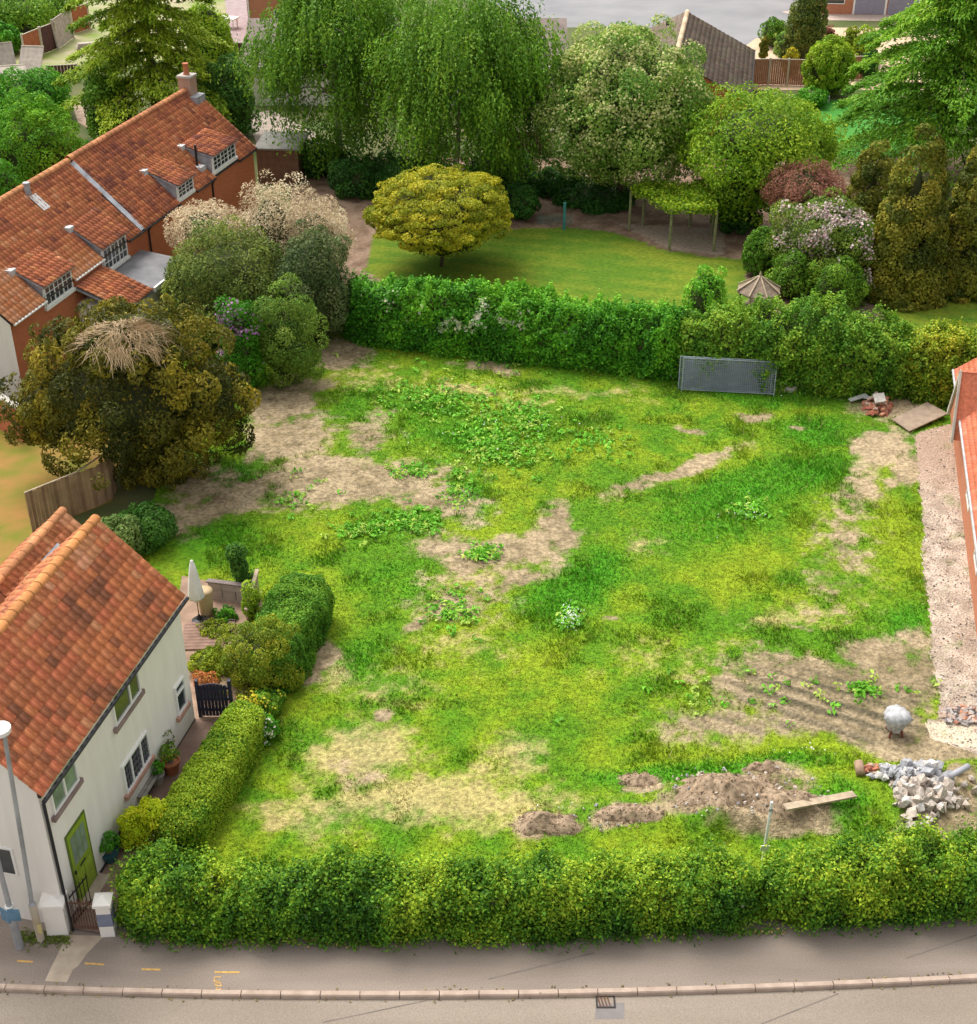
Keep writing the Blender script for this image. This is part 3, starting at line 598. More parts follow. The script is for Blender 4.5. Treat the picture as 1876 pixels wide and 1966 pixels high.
# loose stones on the driveway
def rock_mesh(seed, k=14):
    import bmesh
    rs = np.random.default_rng(seed); b = bmesh.new()
    for p in rs.uniform(-1, 1, (k, 3)): q = p/max(np.abs(p).max(), .4)*rs.uniform(.6, 1); b.verts.new(tuple(q*0.5))
    r_ = bmesh.ops.convex_hull(b, input=b.verts[:]); bmesh.ops.delete(b, geom=[g for g in r_['geom_interior'] if isinstance(g, bmesh.types.BMVert)], context='VERTS')
    bmesh.ops.recalc_face_normals(b, faces=b.faces); me = bpy.data.meshes.new('rock'); b.to_mesh(me); b.free(); return me
tv = np.array([(1, 0, 0), (-.5, .8, 0), (-.6, -.75, 0), (0.1, 0, .8)]); tf = np.array([(0, 1, 3), (1, 2, 3), (2, 0, 3)])
NS = 14000; sx_, sy_ = rg.uniform(10, 20, NS), rg.uniform(26, 52, NS); spx, spy = PX(sx_, sy_); kk = inpoly(spx, spy, DRIVE) & (spx < 1900) & (rg.uniform(0, 1, NS) > ss(1000, 900, spy)*0.8)
sx_, sy_ = sx_[kk], sy_[kk]; ns = len(sx_); sc = rg.uniform(0.015, 0.05, ns)*rg.uniform(.6, 1.4, ns); a = rg.uniform(0, 6.28, ns)
V = np.empty((ns, 4, 3)); V[:, :, 0] = sx_[:, None]+sc[:, None]*(tv[:, 0]*np.cos(a)[:, None]-tv[:, 1]*np.sin(a)[:, None]); V[:, :, 1] = sy_[:, None]+sc[:, None]*(tv[:, 0]*np.sin(a)[:, None]+tv[:, 1]*np.cos(a)[:, None]); V[:, :, 2] = 0.055+sc[:, None]*tv[:, 2]
Fs = (np.arange(ns)[:, None, None]*4+tf[None]).reshape(-1, 3); cs = np.repeat(pal_col([(0.09, 0.075, 0.065), (0.22, 0.18, 0.15), (0.5, 0.42, 0.35), (0.42, 0.22, 0.14)], rg.uniform(0, 1, ns), rg), 3, 0)
props(link('gravel', np_mesh('gravel', V.reshape(-1, 3), Fs, cs), M_GROUND), 'loose pale stones scattered over the rubble driveway', 'gravel', kind='stuff')

# neighbour's garden behind the tall hedge --------------------------
gx = np.arange(-13, 34, 0.2); gy = np.arange(54, 84, 0.2); GX, GY = np.meshgrid(gx, gy, indexing='ij'); X, Y = GX.ravel(), GY.ravel(); px, py = PX(X, Y)
f1 = fbm(X*0.35, Y*0.35, 200, 4); f2 = fbm(X*1.8, Y*1.8, 201, 4)
c = mixc((0.085, 0.17, 0.012), (0.165, 0.215, 0.018), ss(-0.5, 0.5, 0.8*f1+0.5*f2+0.22*np.sin((X*0.25+Y*0.97)*5.2)))
LAWN = [(700,520),(720,450),(985,440),(1090,436),(1180,446),(1290,482),(1350,492),(1432,500),(1440,640),(900,640)]
w1 = px+8*f1; ins = inpoly(w1, py+4*f2, LAWN) | inpoly(px, py, [(1700,560),(1990,520),(1990,700),(1700,640)])
soil = mixc((0.16, 0.10, 0.065), (0.29, 0.20, 0.14), ss(-0.5, 0.5, f2)); soil = mixc(soil, (0.36, 0.285, 0.22), inpoly(px, py, [(1190,430),(1390,440),(1390,490),(1290,480)])*0.8)
c = np.where(ins[:, None], c, soil); Z = 0.01+0.02*fbm(X, Y, 202, 3)+0.02
ny = len(gy); ii, jj = np.meshgrid(np.arange(len(gx)-1), np.arange(ny-1), indexing='ij'); ii, jj = ii.ravel(), jj.ravel()
F = np.stack([ii*ny+jj, (ii+1)*ny+jj, (ii+1)*ny+jj+1, ii*ny+jj+1], 1); fpx, fpy = px[F].mean(1), py[F].mean(1); F = F[(fpy < 640) & (fpx > 560)]
F = F[~((fpx[(fpy < 640) & (fpx > 560)] < 640) & (fpy[(fpy < 640) & (fpx > 560)] > 560))]
u, inv = np.unique(F, return_inverse=True); struct(link('garden_lawn', np_mesh('garden_lawn', np.stack([X, Y, Z-0.028], 1)[u], inv.reshape(-1, 4), c[u], 'POINT'), M_LAWN, smooth=True))
# sheets far and left
M_LEFT = mat('dry_lawn', (0.15, 0.17, 0.015), scale=0.8, col2=(0.33, 0.17, 0.05), rough=0.95, bump=0.4, bscale=12)
sheet('side_lawn', [(-150,1250),(-150,800),(60,800),(240,830),(215,962),(70,1018),(20,1200)], -0.02, M_LEFT)
M_GRAVEL = mat('gravel_garden', (0.50, 0.36, 0.22), scale=1.2, col2=(0.62, 0.46, 0.32), bump=0.5, bscale=12)
M_BACKROAD = mat('grey_road', (0.20, 0.20, 0.21), scale=0.25, col2=(0.27, 0.265, 0.27), rough=0.85)
sheet('back_road', [(900,-20),(1030,52),(1240,52),(1420,92),(1500,58),(1560,36),(1990,40),(1990,-45),(900,-45)], -0.022, M_BACKROAD)
sheet('gravel_garden', [(1415,100),(1450,74),(1500,56),(1580,52),(1990,58),(1990,172),(1430,172)], -0.016, M_GRAVEL)
sheet('back_pavement', [(1500,22),(1540,18),(1990,30),(1990,44),(1560,38)], -0.012, mat('pale_footway', (0.48, 0.38, 0.32), var=0.12))
M_BRIGHT = mat('bright_lawn', (0.035, 0.20, 0.02), scale=0.8, col2=(0.06, 0.26, 0.02), bump=0.3)
sheet('bright_lawn', [(1540,196),(1620,190),(1800,185),(1800,300),(1480,300)], -0.008, M_BRIGHT)
M_PALE = mat('pale_paving', (0.36, 0.29, 0.24), var=0.2, scale=1.5)
sheet('courtyard', [(470,222),(520,210),(620,262),(640,300),(500,290)], -0.02, M_PALE)
sheet('side_path', [(135,190),(172,190),(215,245),(200,262),(150,235)], -0.02, mat('brown_path', (0.36, 0.25, 0.18), var=0.25, scale=2))
sheet('block_paving', [(432,0),(520,-20),(500,85),(440,82)], -0.018, mat('mauve_paving', (0.33, 0.25, 0.25), var=0.15, scale=2))
sheet('yard', [(-60,160),(-60,60),(180,-20),(430,-20),(440,85),(150,150)], -0.024, mat('scruffy_yard', (0.17, 0.24, 0.03), scale=0.5, col2=(0.40, 0.33, 0.22)))
sheet('bed_soil', [(560,300),(720,330),(720,440),(640,450),(560,400)], -0.012, mat('bed_soil', (0.20, 0.14, 0.10), var=0.3, scale=2))

# ================================================================ BUILDINGS
TILE_PAL = [(0.24, 0.10, 0.07), (0.46, 0.165, 0.09), (0.58, 0.205, 0.10), (0.67, 0.265, 0.12), (0.74, 0.39, 0.22)]
def tile_verts(w, e, kind):
    xs = np.linspace(0, 1, 7); ln = e*1.22
    if kind == 'pan': zz = 0.085*np.exp(-((xs-0.22)/0.15)**2)-0.015*np.sin(np.pi*np.clip((xs-0.4)/0.6, 0, 1))
    else: zz = np.where((xs < 0.06) | (xs > 0.94), 0.0, 0.004)
    if kind == 'flat': xs = np.array([0.01, 0.34, 0.66, 0.99]); zz = np.zeros(4)
    k = len(xs); V = []
    for y, dz in ((0, 0.045), (ln, 0.012)):
        V += [(x*w*1.04, y, z+dz) for x, z in zip(xs, zz)]
    V += [(x*w*1.04, 0.0, z+0.012) for x, z in zip(xs, zz)]
    F = [(i, i+1, k+i+1, k+i) for i in range(k-1)]+[(2*k+i, 2*k+i+1, i+1, i) for i in range(k-1)]
    return np.array(V), np.array(F)
def roof_tiles(root, O, along, up, L, Sl, w, e, maxobj, kind='pan', pal=TILE_PAL, skip=None, seed=1, patch=None, zone=None):
    rs = np.random.default_rng(seed); V, F = tile_verts(w, e, kind); O = np.array(O, float); along = np.array(along, float); up = np.array(up, float); nrm = np.cross(along, up)
    nc, nr = int(round(L/w)), int(round(Sl/e)); w = L/nc; NV = 9
    vals = [pal_col(pal, np.full(1, (i+0.5)/NV), rs, 0.05)[0] for i in range(NV)]; meshes = []
    for i in range(NV):
        me = np_mesh('roof_tile', V, F, np.tile(vals[i], (len(F), 1))); me.materials.append(M_TILE); meshes.append(me)
    items = []
    for r in range(nr):
        for c in range(nc):
            if skip and skip((c+0.5)*w, (r+0.5)*e): continue
            b = 0.42+0.38*float(fbm(c*0.13+seed, r*0.35, 7, 3))+0.15*rs.normal()-0.3*(rs.uniform() < 0.05)
            if patch: b += patch((c+0.5)*w, (r+0.5)*e)
            items.append((O+along*c*w+up*r*e+nrm*rs.uniform(0, 0.006), int(np.clip(b*NV, 0, NV-1)), rs.normal()*0.012))
    MW = np.array(root.matrix_basis)
    dist = [np.linalg.norm((MW[:3, :3] @ it[0]+MW[:3, 3])-np.array([0, 0, CH])) if (zone is None or zone(MW[:3, :3] @ it[0]+MW[:3, 3])) else 1e6 for it in items]
    order = np.argsort(dist); Vs, Fs, Cs, o = [], [], [], 0
    for q, i in enumerate(order):
        p, iv, j = items[i]; a2 = along*math.cos(j)+up*math.sin(j); u2 = np.cross(nrm, a2)
        if q < maxobj:
            ob = bpy.data.objects.new('roof_tile', meshes[iv]); COL.objects.link(ob); ob.parent = root
            mm = Matrix(((a2[0], u2[0], nrm[0], p[0]), (a2[1], u2[1], nrm[1], p[1]), (a2[2], u2[2], nrm[2], p[2]), (0, 0, 0, 1))); ob.matrix_local = mm
        else:
            Vs.append(p+V[:, :1]*a2+V[:, 1:2]*u2+V[:, 2:]*nrm); Fs.append(F+o); o += len(V); Cs.append(np.tile(vals[iv]*rs.uniform(.9, 1.1), (len(F), 1)))
    if Vs:
        props(link('roof_tiling', np_mesh('roof_tiling', np.concatenate(Vs), np.concatenate(Fs), np.concatenate(Cs)), M_TILE, root), kind='stuff')
def ridge_tiles(root, a, b, rad, seg, col):
    a = np.array(a, float); b = np.array(b, float); n = max(1, int(round(np.linalg.norm(b-a)/seg))); d = (b-a)/n; ms = []
    L = np.linalg.norm(d); rs = np.random.default_rng(3)
    for q in range(4):
        V, F = [], []; rr = rad
        for i, (x, k) in enumerate(((0.004, 1.06), (L*0.5, 1.0), (L-0.004, 0.98))):
            for j in range(8):
                t = -0.25+(math.pi+0.5)*j/7; V.append((x, rr*k*math.cos(t), rr*k*math.sin(t)*0.9))
        F = [(i*8+j, i*8+j+1, (i+1)*8+j+1, (i+1)*8+j) for i in range(2) for j in range(7)]
        me = np_mesh('ridge_tile', np.array(V), np.array(F)[:, ::-1], np.tile(np.array(col)*(0.8+0.14*q), (14, 1))); me.materials.append(M_TILE); ms.append(me)
    x = d/L; y = np.cross((0, 0, 1), x); y /= np.linalg.norm(y); z = np.cross(x, y)
    for i in range(n):
        p = a+d*i; ob = bpy.data.objects.new('ridge_tile', ms[rs.integers(4)]); COL.objects.link(ob); ob.parent = root
        ob.matrix_local = Matrix(((x[0], y[0], z[0], p[0]), (x[1], y[1], z[1], p[1]), (x[2], y[2], z[2], p[2]), (0, 0, 0, 1)))
def window(root, x0, x1, z0, z1, y, lights=(1,), rows=1, bars=1, glass=None, frame=None, sill=None, name='window', fw=0.06, barm=None, bw=0.014):
    """opening in a wall whose outside faces -y; lights: relative widths"""
    glass = glass or M_GLASS; frame = frame or M_UPVC
    m = MB(); yo, yi = y-0.06, y+0.01
    m.box(x0, yo, z0, x1, yi, z0+fw).box(x0, yo, z1-fw, x1, yi, z1).box(x0, yo, z0+fw, x0+fw, yi, z1-fw).box(x1-fw, yo, z0+fw, x1, yi, z1-fw)
    tot = sum(lights); xx = x0+fw; inner = x1-x0-2*fw; xs = []
    for i, l in enumerate(lights):
        xe = xx+inner*l/tot; xs.append((xx, xe))
        if i < len(lights)-1: m.box(xe-fw*0.5, yo+0.004, z0+fw, xe+fw*0.5, yi, z1-fw)
        xx = xe
    w = m.build(name, frame, root)
    for a, b in xs:
        a2, b2 = a+fw*0.5, b-fw*0.5
        MB().box(a2-0.03, y-0.018, z0+fw-0.01, b2+0.03, y-0.008, z1-fw+0.01).build('pane', glass[len(xs) % len(glass)] if isinstance(glass, (list, tuple)) else glass, w)
        g = MB(); any_ = False
        for k in range(1, bars):
            q = a2+(b2-a2)*k/bars; g.box(q-bw, y-0.040, z0+fw, q+bw, y-0.016, z1-fw); any_ = True
        for k in range(1, rows):
            q = z0+fw+(z1-z0-2*fw)*k/rows; g.box(a2-0.02, y-0.037, q-bw, b2+0.02, y-0.017, q+bw); any_ = True
        if any_: g.build('glazing_bar', barm or frame, w)
    if sill: MB().box(x0-0.1, y-0.10, z0-0.14, x1+0.1, y+0.05, z0-0.003).build('sill', sill, w)
    return w
def house_root(name, p0, p1, label, cat='house'):
    d = np.array(p1[:2])-np.array(p0[:2]); return empty(name, (p0[0], p0[1], 0), math.atan2(d[1], d[0]), label, cat), np.linalg.norm(d)

# white cottage ------------------------------------------------------
P0, P1 = G(130, 1780), G(375, 1385)
cot, CL = house_root('white_cottage', P0, P1, 'white painted cottage with orange pantile roof and lime green door beside the road', 'cottage')
EV, RG, HWD = 4.55, 6.62, 2.15
m = MB(); W2 = 2*HWD
m.add([(0,0,-0.1),(CL,0,-0.1),(CL,W2,-0.1),(0,W2,-0.1),(0,0,EV),(CL,0,EV),(CL,W2,EV),(0,W2,EV),(0,HWD,RG-0.06),(CL,HWD,RG-0.06)],
      [(0,1,5,4),(2,3,7,6),(3,0,4,8,7),(1,2,6,9,5),(4,5,9,8),(8,9,6,7),(0,3,2,1)])
m.build('wall', M_WHITEWALL, cot)
MB().box(-0.012, -0.012, -0.06, CL+0.012, -0.001, 0.12).build('plinth', mat('dark_plinth', (0.12, 0.10, 0.10), var=0.2), cot)
sl_ = math.hypot(HWD, RG-EV); up = np.array([0, HWD, RG-EV])/sl_
O = np.array([-0.12, 0, EV])-up*0.22+np.array([0, 0, 0.03])
roof_tiles(cot, O, (1, 0, 0), up, CL+0.24, sl_+0.2, 0.262, 0.315, 300, seed=4, patch=lambda s, t: 0.16*(t > sl_*0.86)+0.10*(s < 1.0)+0.12*(t > 2.1 and s > 6.5)-0.05)
up2 = up*np.array([1, -1, 1]); O2 = np.array([CL+0.12, W2, EV])-up2*0.2+np.array([0, 0, 0.03])
roof_tiles(cot, O2, (-1, 0, 0), up2, CL+0.24, sl_+0.2, 0.262, 0.315, 0, seed=5)
ridge_tiles(cot, (-0.14, HWD, RG+0.02), (CL+0.14, HWD, RG+0.02), 0.15, 0.40, (0.55, 0.235, 0.085))
m = MB(); m.tube([(-0.15, -0.235, EV-0.20), (CL+0.12, -0.235, EV-0.17)], 0.058, 8); m.build('gutter', M_BLACK, cot)
m = MB(); m.box(-0.02, -0.075, EV-0.24, CL, -0.003, EV-0.04); m.build('fascia', M_BLACK, cot)
m = MB(); m.tube([(0.07, -0.21, EV-0.2), (0.07, -0.06, EV-0.5), (0.07, -0.06, 0.05)], 0.04, 8); m.build('downpipe', M_BLACK, cot)
window(cot, 0.40, 1.64, 3.38, EV-0.26, -0.004, (1, 1), glass=M_GLASSG, sill=M_SILLB)
window(cot, 3.66, 5.15, 3.36, EV-0.26, -0.004, (1.7, 1), 1, 1, glass=[M_GLASS, mat('amber_room_glass', (0.11, 0.09, 0.035), rough=0.1, scale=2.2, col2=(0.06, 0.09, 0.05), spec=0.7), mat('amber_room_glass', (0.11, 0.09, 0.035))], sill=M_SILLB)
window(cot, 6.92, 7.52, 1.02, 2.02, -0.004, (1,), 1, 1, sill=M_SILL)
MB().box(6.96, -0.055, 1.66, 7.48, -0.02, 1.76).build('transom', M_UPVC, cot)
window(cot, 3.6, 5.1, 1.1, 2.05, -0.004, (0.7, 1, 0.7), 4, 3, frame=M_UPVC, sill=M_SILL, glass=M_GLASS, barm=mat('lead_came', (0.14, 0.14, 0.15)), bw=0.006)
# door
dm_ = MB(); dm_.box(0.68, -0.035, 0.16, 1.56, -0.003, 2.36); do = dm_.build('door', M_GREEN, cot)
MB().box(0.62, -0.028, 0.14, 0.68, -0.002, 2.42).box(1.56, -0.028, 0.14, 1.62, -0.002, 2.42).box(0.68, -0.028, 2.36, 1.56, -0.002, 2.42).build('door_frame', mat('dark_green_paint', (0.10, 0.15, 0.02)), cot)
for i in range(3):
    MB().box(0.78+i*0.235, -0.045, 1.32, 0.98+i*0.235, -0.036, 2.2).build('pane', M_GLASSG, do)
for i in range(2): MB().box(0.78+i*0.37, -0.043, 0.30, 1.09+i*0.37, -0.036, 1.02).build('door_panel', mat('light_green_paint', (0.27, 0.38, 0.035)), do)
MB().box(0.98, -0.05, 1.12, 1.24, -0.036, 1.17).build('letter_plate', M_BLACK, do)
MB().box(0.70, -0.075, 1.10, 0.73, -0.036, 1.22).build('door_handle', M_BLACK, do)
MB().box(0.55, -0.34, -0.05, 1.7, -0.013, 0.15).build('door_step', M_CONC, cot)
window(cot, 1.02, 1.02+0.001+0.5, 2.4, 3.0, 50, (1,)) if False else None
# gable towards the road: small window beyond the lamp posts
g = MB(); g.box(-0.03, 1.02, 1.55, -0.002, 1.62, 2.45); gw = g.build('window', M_UPVC, cot); MB().box(-0.038, 1.08, 1.61, -0.0305, 1.56, 2.39).build('pane', M_GLASS, gw)
# rear wing and flat roof
sl2 = math.hypot(1.5, 1.4); m = MB(); wx0, wx1 = 7.3, 11.3
m.add([(wx0,3.75,-0.1),(wx1,3.75,-0.1),(wx1,6.75,-0.1),(wx0,6.75,-0.1),(wx0,3.75,3.0),(wx1,3.75,3.0),(wx1,6.75,3.0),(wx0,6.75,3.0),(wx0,5.25,4.35),(wx1,5.25,4.35)],
      [(0,1,5,4),(2,3,7,6),(3,0,4,8,7),(1,2,6,9,5),(4,5,9,8),(8,9,6,7),(0,3,2,1)]); m.build('rear_wall', M_BRICK, cot)
ua = np.array([0, 1.5, 1.4])/sl2
roof_tiles(cot, np.array([wx0, 3.75, 3.0])-ua*0.2, (1, 0, 0), ua, wx1-wx0+0.1, sl2+0.2, 0.262, 0.315, 0, seed=6, patch=lambda s, t: 0.2)
ub = ua*np.array([1, -1, 1]); roof_tiles(cot, np.array([wx1+0.1, 6.75, 3.0])-ub*0.2, (-1, 0, 0), ub, wx1-wx0+0.1, sl2+0.2, 0.262, 0.315, 0, seed=7)
ridge_tiles(cot, (wx0, 5.25, 4.43), (wx1+0.12, 5.25, 4.43), 0.14, 0.4, (0.50, 0.22, 0.10))
a = np.array([9.1, 3.75, 3.0])+ua*0.75+np.array([0, 0, 0.075]); nn = np.cross((1, 0, 0), ua)*0.07
q = [a, a+np.array([1.0, 0, 0]), a+np.array([1.0, 0, 0])+ua*0.75, a+ua*0.75]
sky_ = MB().slab([p+nn for p in q], 0.12).build('skylight', M_LEAD, cot); MB().slab([a+nn*1.15+np.array([.08, 0, 0])+ua*.08, a+nn*1.15+np.array([.92, 0, 0])+ua*.08, a+nn*1.15+np.array([.92, 0, 0])+ua*.67, a+nn*1.15+np.array([.08, 0, 0])+ua*.67], 0.01).build('pane', mat('pale_glass', (0.42, 0.45, 0.42), rough=0.15, var=0.3, scale=3), sky_)
MB().box(4.2, 4.31, -0.1, 7.28, 7.0, 3.7).build('side_block', M_WHITEWALL, cot); MB().box(4.1, 4.32, 3.7, 7.29, 7.1, 3.82).build('flat_roof', mat('grey_felt', (0.20, 0.20, 0.19), var=0.25, scale=2), cot)

# long brick house ---------------------------------------------------
HE = 3.5; EB, EA = G(25, 622, HE), G(490, 285, HE)
bh, BL = house_root('brick_house', EB, EA, 'long red brick house with four dormer windows, pantile roof and a chimney', 'house')
OV = 0.14; BR, BW = 6.42, 3.4
m = MB(); y0, y1 = OV, 2*BW-OV
m.add([(0,y0,-0.1),(BL,y0,-0.1),(BL,y1,-0.1),(0,y1,-0.1),(0,y0,HE),(BL,y0,HE),(BL,y1,HE),(0,y1,HE),(0,BW,BR-0.1),(BL,BW,BR-0.1)],
      [(0,1,5,4),(2,3,7,6),(1,2,6,9,5),(4,5,9,8),(8,9,6,7),(0,3,2,1)]); m.build('wall', M_BRICK, bh)
m = MB(); m.add([(-0.003,y0,-0.1),(-0.003,y1,-0.1),(-0.003,y1,HE),(-0.003,BW,BR-0.12),(-0.003,y0,HE)], [(0,4,3,2,1)]); m.build('gable_wall', M_WHITEWALL, bh)
bs = math.hypot(BW, BR-HE); ub_ = np.array([0, BW, BR-HE])/bs
DORM = [(18.65, 21.4, 3.72, 4.58, 1.72, 3, 5.0), (14.7, 16.45, 3.6, 4.34, 1.72, 2, 4.98), (7.3, 9.5, 2.75, 3.9, 1.5, 3, 4.8), (2.5, 4.75, 3.1, 4.05, 1.4, 3, 4.7)]
def dskip(s, t):
    y = t*ub_[1]
    for a, b, zb, zt, td, nl, zr in DORM:
        if a-0.02 < s-0.1 < b+0.02 and y < td-0.12: return True
    return abs(s-0.1-(10.85+0.18*y/3.4)) < 0.16
cold = lambda s, t: 0.30*(s < 2.6 and t < 2.0)+0.25*(4.8 < s < 7.6 and t < 1.4)+0.06-0.12*(s > 11)
roof_tiles(bh, np.array([-0.1, 0, HE])-ub_*0.05+np.array([0, 0, 0.02]), (1, 0, 0), ub_, BL+0.2, bs+0.05, 0.25, 0.30, 300, seed=8, skip=dskip, patch=cold, zone=lambda p: PX(*p)[0] > 4 and not (PX(*p)[0] < 420 and PX(*p)[1] > 560+0.0*p[0] and PX(*p)[0] > 70))
MB().slab([(-0.1, BW, BR+0.03), (BL+0.1, BW, BR+0.03), (BL+0.1, 2*BW+0.1, HE-0.06), (-0.1, 2*BW+0.1, HE-0.06)], 0.06).build('rear_roof_slope', mat('rear_clay', (0.44, 0.16, 0.085), var=0.25, scale=3, bump=0.5, bscale=6), bh)
MB().slab([(-0.08, 0.02, HE-0.02), (BL+0.08, 0.02, HE-0.02), (BL+0.08, BW, BR-0.03), (-0.08, BW, BR-0.03)], 0.04).build('roof_deck', mat('roof_felt', (0.05, 0.04, 0.035)), bh)
ridge_tiles(bh, (-0.12, BW, BR+0.04), (10.95, BW, BR+0.04), 0.16, 0.42, (0.50, 0.22, 0.10)); ridge_tiles(bh, (10.95, BW, BR+0.12), (BL-0.35, BW, BR+0.12), 0.16, 0.42, (0.46, 0.19, 0.09))
m = MB(); n_ = np.cross((1, 0, 0), ub_)*0.05
for s_ in (10.72,):
    a = np.array([s_, 0.0, HE]); b = np.array([s_+0.16, BW-0.1, BR-0.09]); m.slab([a+n_, a+np.array([.26, 0, 0])+n_*2.4, b+np.array([.26, 0, 0])+n_*2.4, b+n_], 0.05)
m.build('valley_flashing', M_LEAD, bh)
# verge and gutters
MB().slab([(BL-0.02, -0.05, HE+0.02), (BL+0.14, -0.05, HE+0.02), (BL+0.14, BW, BR+0.03), (BL-0.02, BW, BR+0.03)], 0.06).build('verge_board', mat('verge_clay', (0.42, 0.20, 0.12), var=0.2, scale=4), bh)
cur = 0.0; gaps = sorted((d[0]-0.05, d[1]+0.05) for d in DORM)
for a, b in gaps+[(BL+0.1, BL+0.1)]:
    if a-cur > 0.2: MB().tube([(cur, -0.06, HE-0.04), (a, -0.06, HE-0.04)], 0.055, 6).build('gutter', M_BLACK if cur > 9 else M_UPVC, bh)
    cur = b
MB().tube([(18.45, -0.05, HE-0.05), (18.45, OV-0.05, HE-0.3), (18.45, OV-0.05, 0.1)], 0.045, 6).build('downpipe', M_BLACK, bh)
MB().tube([(11.6, -0.05, HE-0.05), (11.6, OV-0.05, HE-0.3), (11.6, OV-0.05, 0.1)], 0.045, 6).build('downpipe', M_BLACK, bh)
for i, (a, b, zb, zt, td, nl, zr) in enumerate(DORM):
    yf = OV-0.02
    d_ = MB(); zz0 = HE+(yf)*(BR-HE)/BW
    d_.add([(a, yf, zb), (b, yf, zb), (b, yf, zt), (a, yf, zt), (a, td, zr), (b, td, zr)], [(0,1,2,3), (3,2,5,4)]); dmr = d_.build('dormer_front', M_UPVC, bh); dmr.name = 'dormer'
    for x, sg in ((a, -0.02), (b, 0.02)):
        c_ = MB(); c_.add([(x, yf, zt), (x, td, zr), (x, yf, zb), (x+sg, yf, zt), (x+sg, td, zr), (x+sg, yf, zb)], [(0,1,2), (5,4,3), (0,3,4,1), (1,4,5,2), (2,5,3,0)])
        fix_normals(c_.build('cheek', M_LEAD, dmr))
    window(bh, a+0.06, b-0.06, zb+0.04, zt-0.07, yf-0.012, (1,)*nl, 3, 2, sill=M_UPVC, name='dormer_window')
    sl3 = math.hypot(td-yf+0.2, zr-zt); u3 = np.array([0, td-yf+0.2, zr-zt])/sl3; n3 = np.cross((1, 0, 0), u3)
    MB().slab([(a-0.12, yf-0.2, zt+0.02), (b+0.12, yf-0.2, zt+0.02), (b+0.12, td, zr+0.02), (a-0.12, td, zr+0.02)], 0.07).build('dormer_roof', M_LEAD, dmr)
    roof_tiles(bh, np.array([a-0.13, yf-0.22, zt+0.03]), (1, 0, 0), u3, b-a+0.26, sl3+0.05, 0.25, 0.30, 0, seed=20+i, patch=lambda s, t: -0.02)
    up_ = np.array([a-0.16, td+0.05, zr+0.02]); MB().box(up_[0]-0.25, up_[1]-0.32, up_[2]-0.16, up_[0]+0.12, up_[1]+0.12, up_[2]+0.08).build('flashing', mat('pale_lead', (0.5, 0.5, 0.5), var=0.15), dmr)
    MB().box(b-0.4, td+0.02, zr-0.02, b+0.12, td+0.16, zr+0.08).build('flashing', MATS['pale_lead'], dmr)
# chimney, flue and vent
ch = MB(); ch.box(BL-0.75, BW-0.35, BR-0.7, BL-0.02, BW+0.35, BR+0.75); cho = ch.build('chimney', mat('pale_brick', (0.36, 0.29, 0.24), scale=6, col2=(0.45, 0.22, 0.14)), bh)
MB().box(BL-0.80, BW-0.40, BR+0.75, BL+0.03, BW+0.40, BR+0.86).build('chimney_cap', M_STONE, cho)
MB().lathe([(0.19, 0.86), (0.15, 0.95), (0.14, 1.35), (0.17, 1.38), (0.17, 1.45)], 12, (BL-0.38, BW, BR)).build('chimney_pot', M_TERRA, cho)
MB().box(BL-0.92, BW-0.75, BR-0.75, BL+0.02, BW-0.355, BR-0.16).build('flashing', M_LEAD, cho)
MB().tube([(18.2, 0.7, 4.0), (18.2, 0.7, 5.25)], 0.06, 8).build('flue', M_BLACK, bh)
MB().box(17.95, 0.35, 3.95, 18.45, 0.85, 4.2).build('flashing', MATS['pale_lead'], bh)
MB().lathe([(0.17, 0), (0.15, 0.25), (0.12, 0.5), (0.16, 0.52), (0.16, 0.62)], 8, (7.05, BW-0.28, BR-0.3)).build('roof_vent', M_STEEL, bh)
MB().slab([(6.85, 2.3, 5.62), (7.35, 2.3, 5.62), (7.35, 2.95, 6.18), (6.85, 2.95, 6.18)], 0.03).build('flashing', MATS['pale_lead'], bh)
# lean-to by the dormers
MB().box(4.9, -2.2, -0.1, 10.6, OV-0.004, 2.3).build('lean_to_wall', M_WHITEWALL, bh)
MB().slab([(4.8, -2.3, 2.25), (7.2, -2.3, 2.25), (7.2, OV-0.01, 3.1), (4.8, OV-0.01, 3.1)], 0.08).build('lean_to_roof', M_LEAD, bh)
l3 = math.hypot(2.3, .85); roof_tiles(bh, np.array([4.8, -2.3, 2.30]), (1, 0, 0), np.array([0, 2.3, .85])/l3, 2.4, l3, 0.25, 0.3, 0, seed=31)
MB().slab([(7.25, -2.3, 2.36), (10.7, -2.3, 2.36), (10.7, OV-0.01, 2.6), (7.25, OV-0.01, 2.6)], 0.1).build('flat_roof', mat('grey_flat_roof', (0.2, 0.2, 0.21), var=0.2, scale=1.5), bh)
MB().box(7.2, -2.42, 2.2, 10.75, -2.31, 2.42).build('fascia', M_UPVC, bh)

# red building at the right edge -------------------------------------
RA, RB_ = G(1872, 1200), G(1826, 815)
dR = (RB_-RA)[:2]; dR /= np.linalg.norm(dR)
RB2 = RA[:2]-dR*3.0
rh, RL = house_root('red_building', RB2, RB_, 'salmon red tiled brick building on the right edge beside the driveway', 'building'); 
rh.rotation_euler = (0, 0, math.atan2(dR[1], dR[0]))
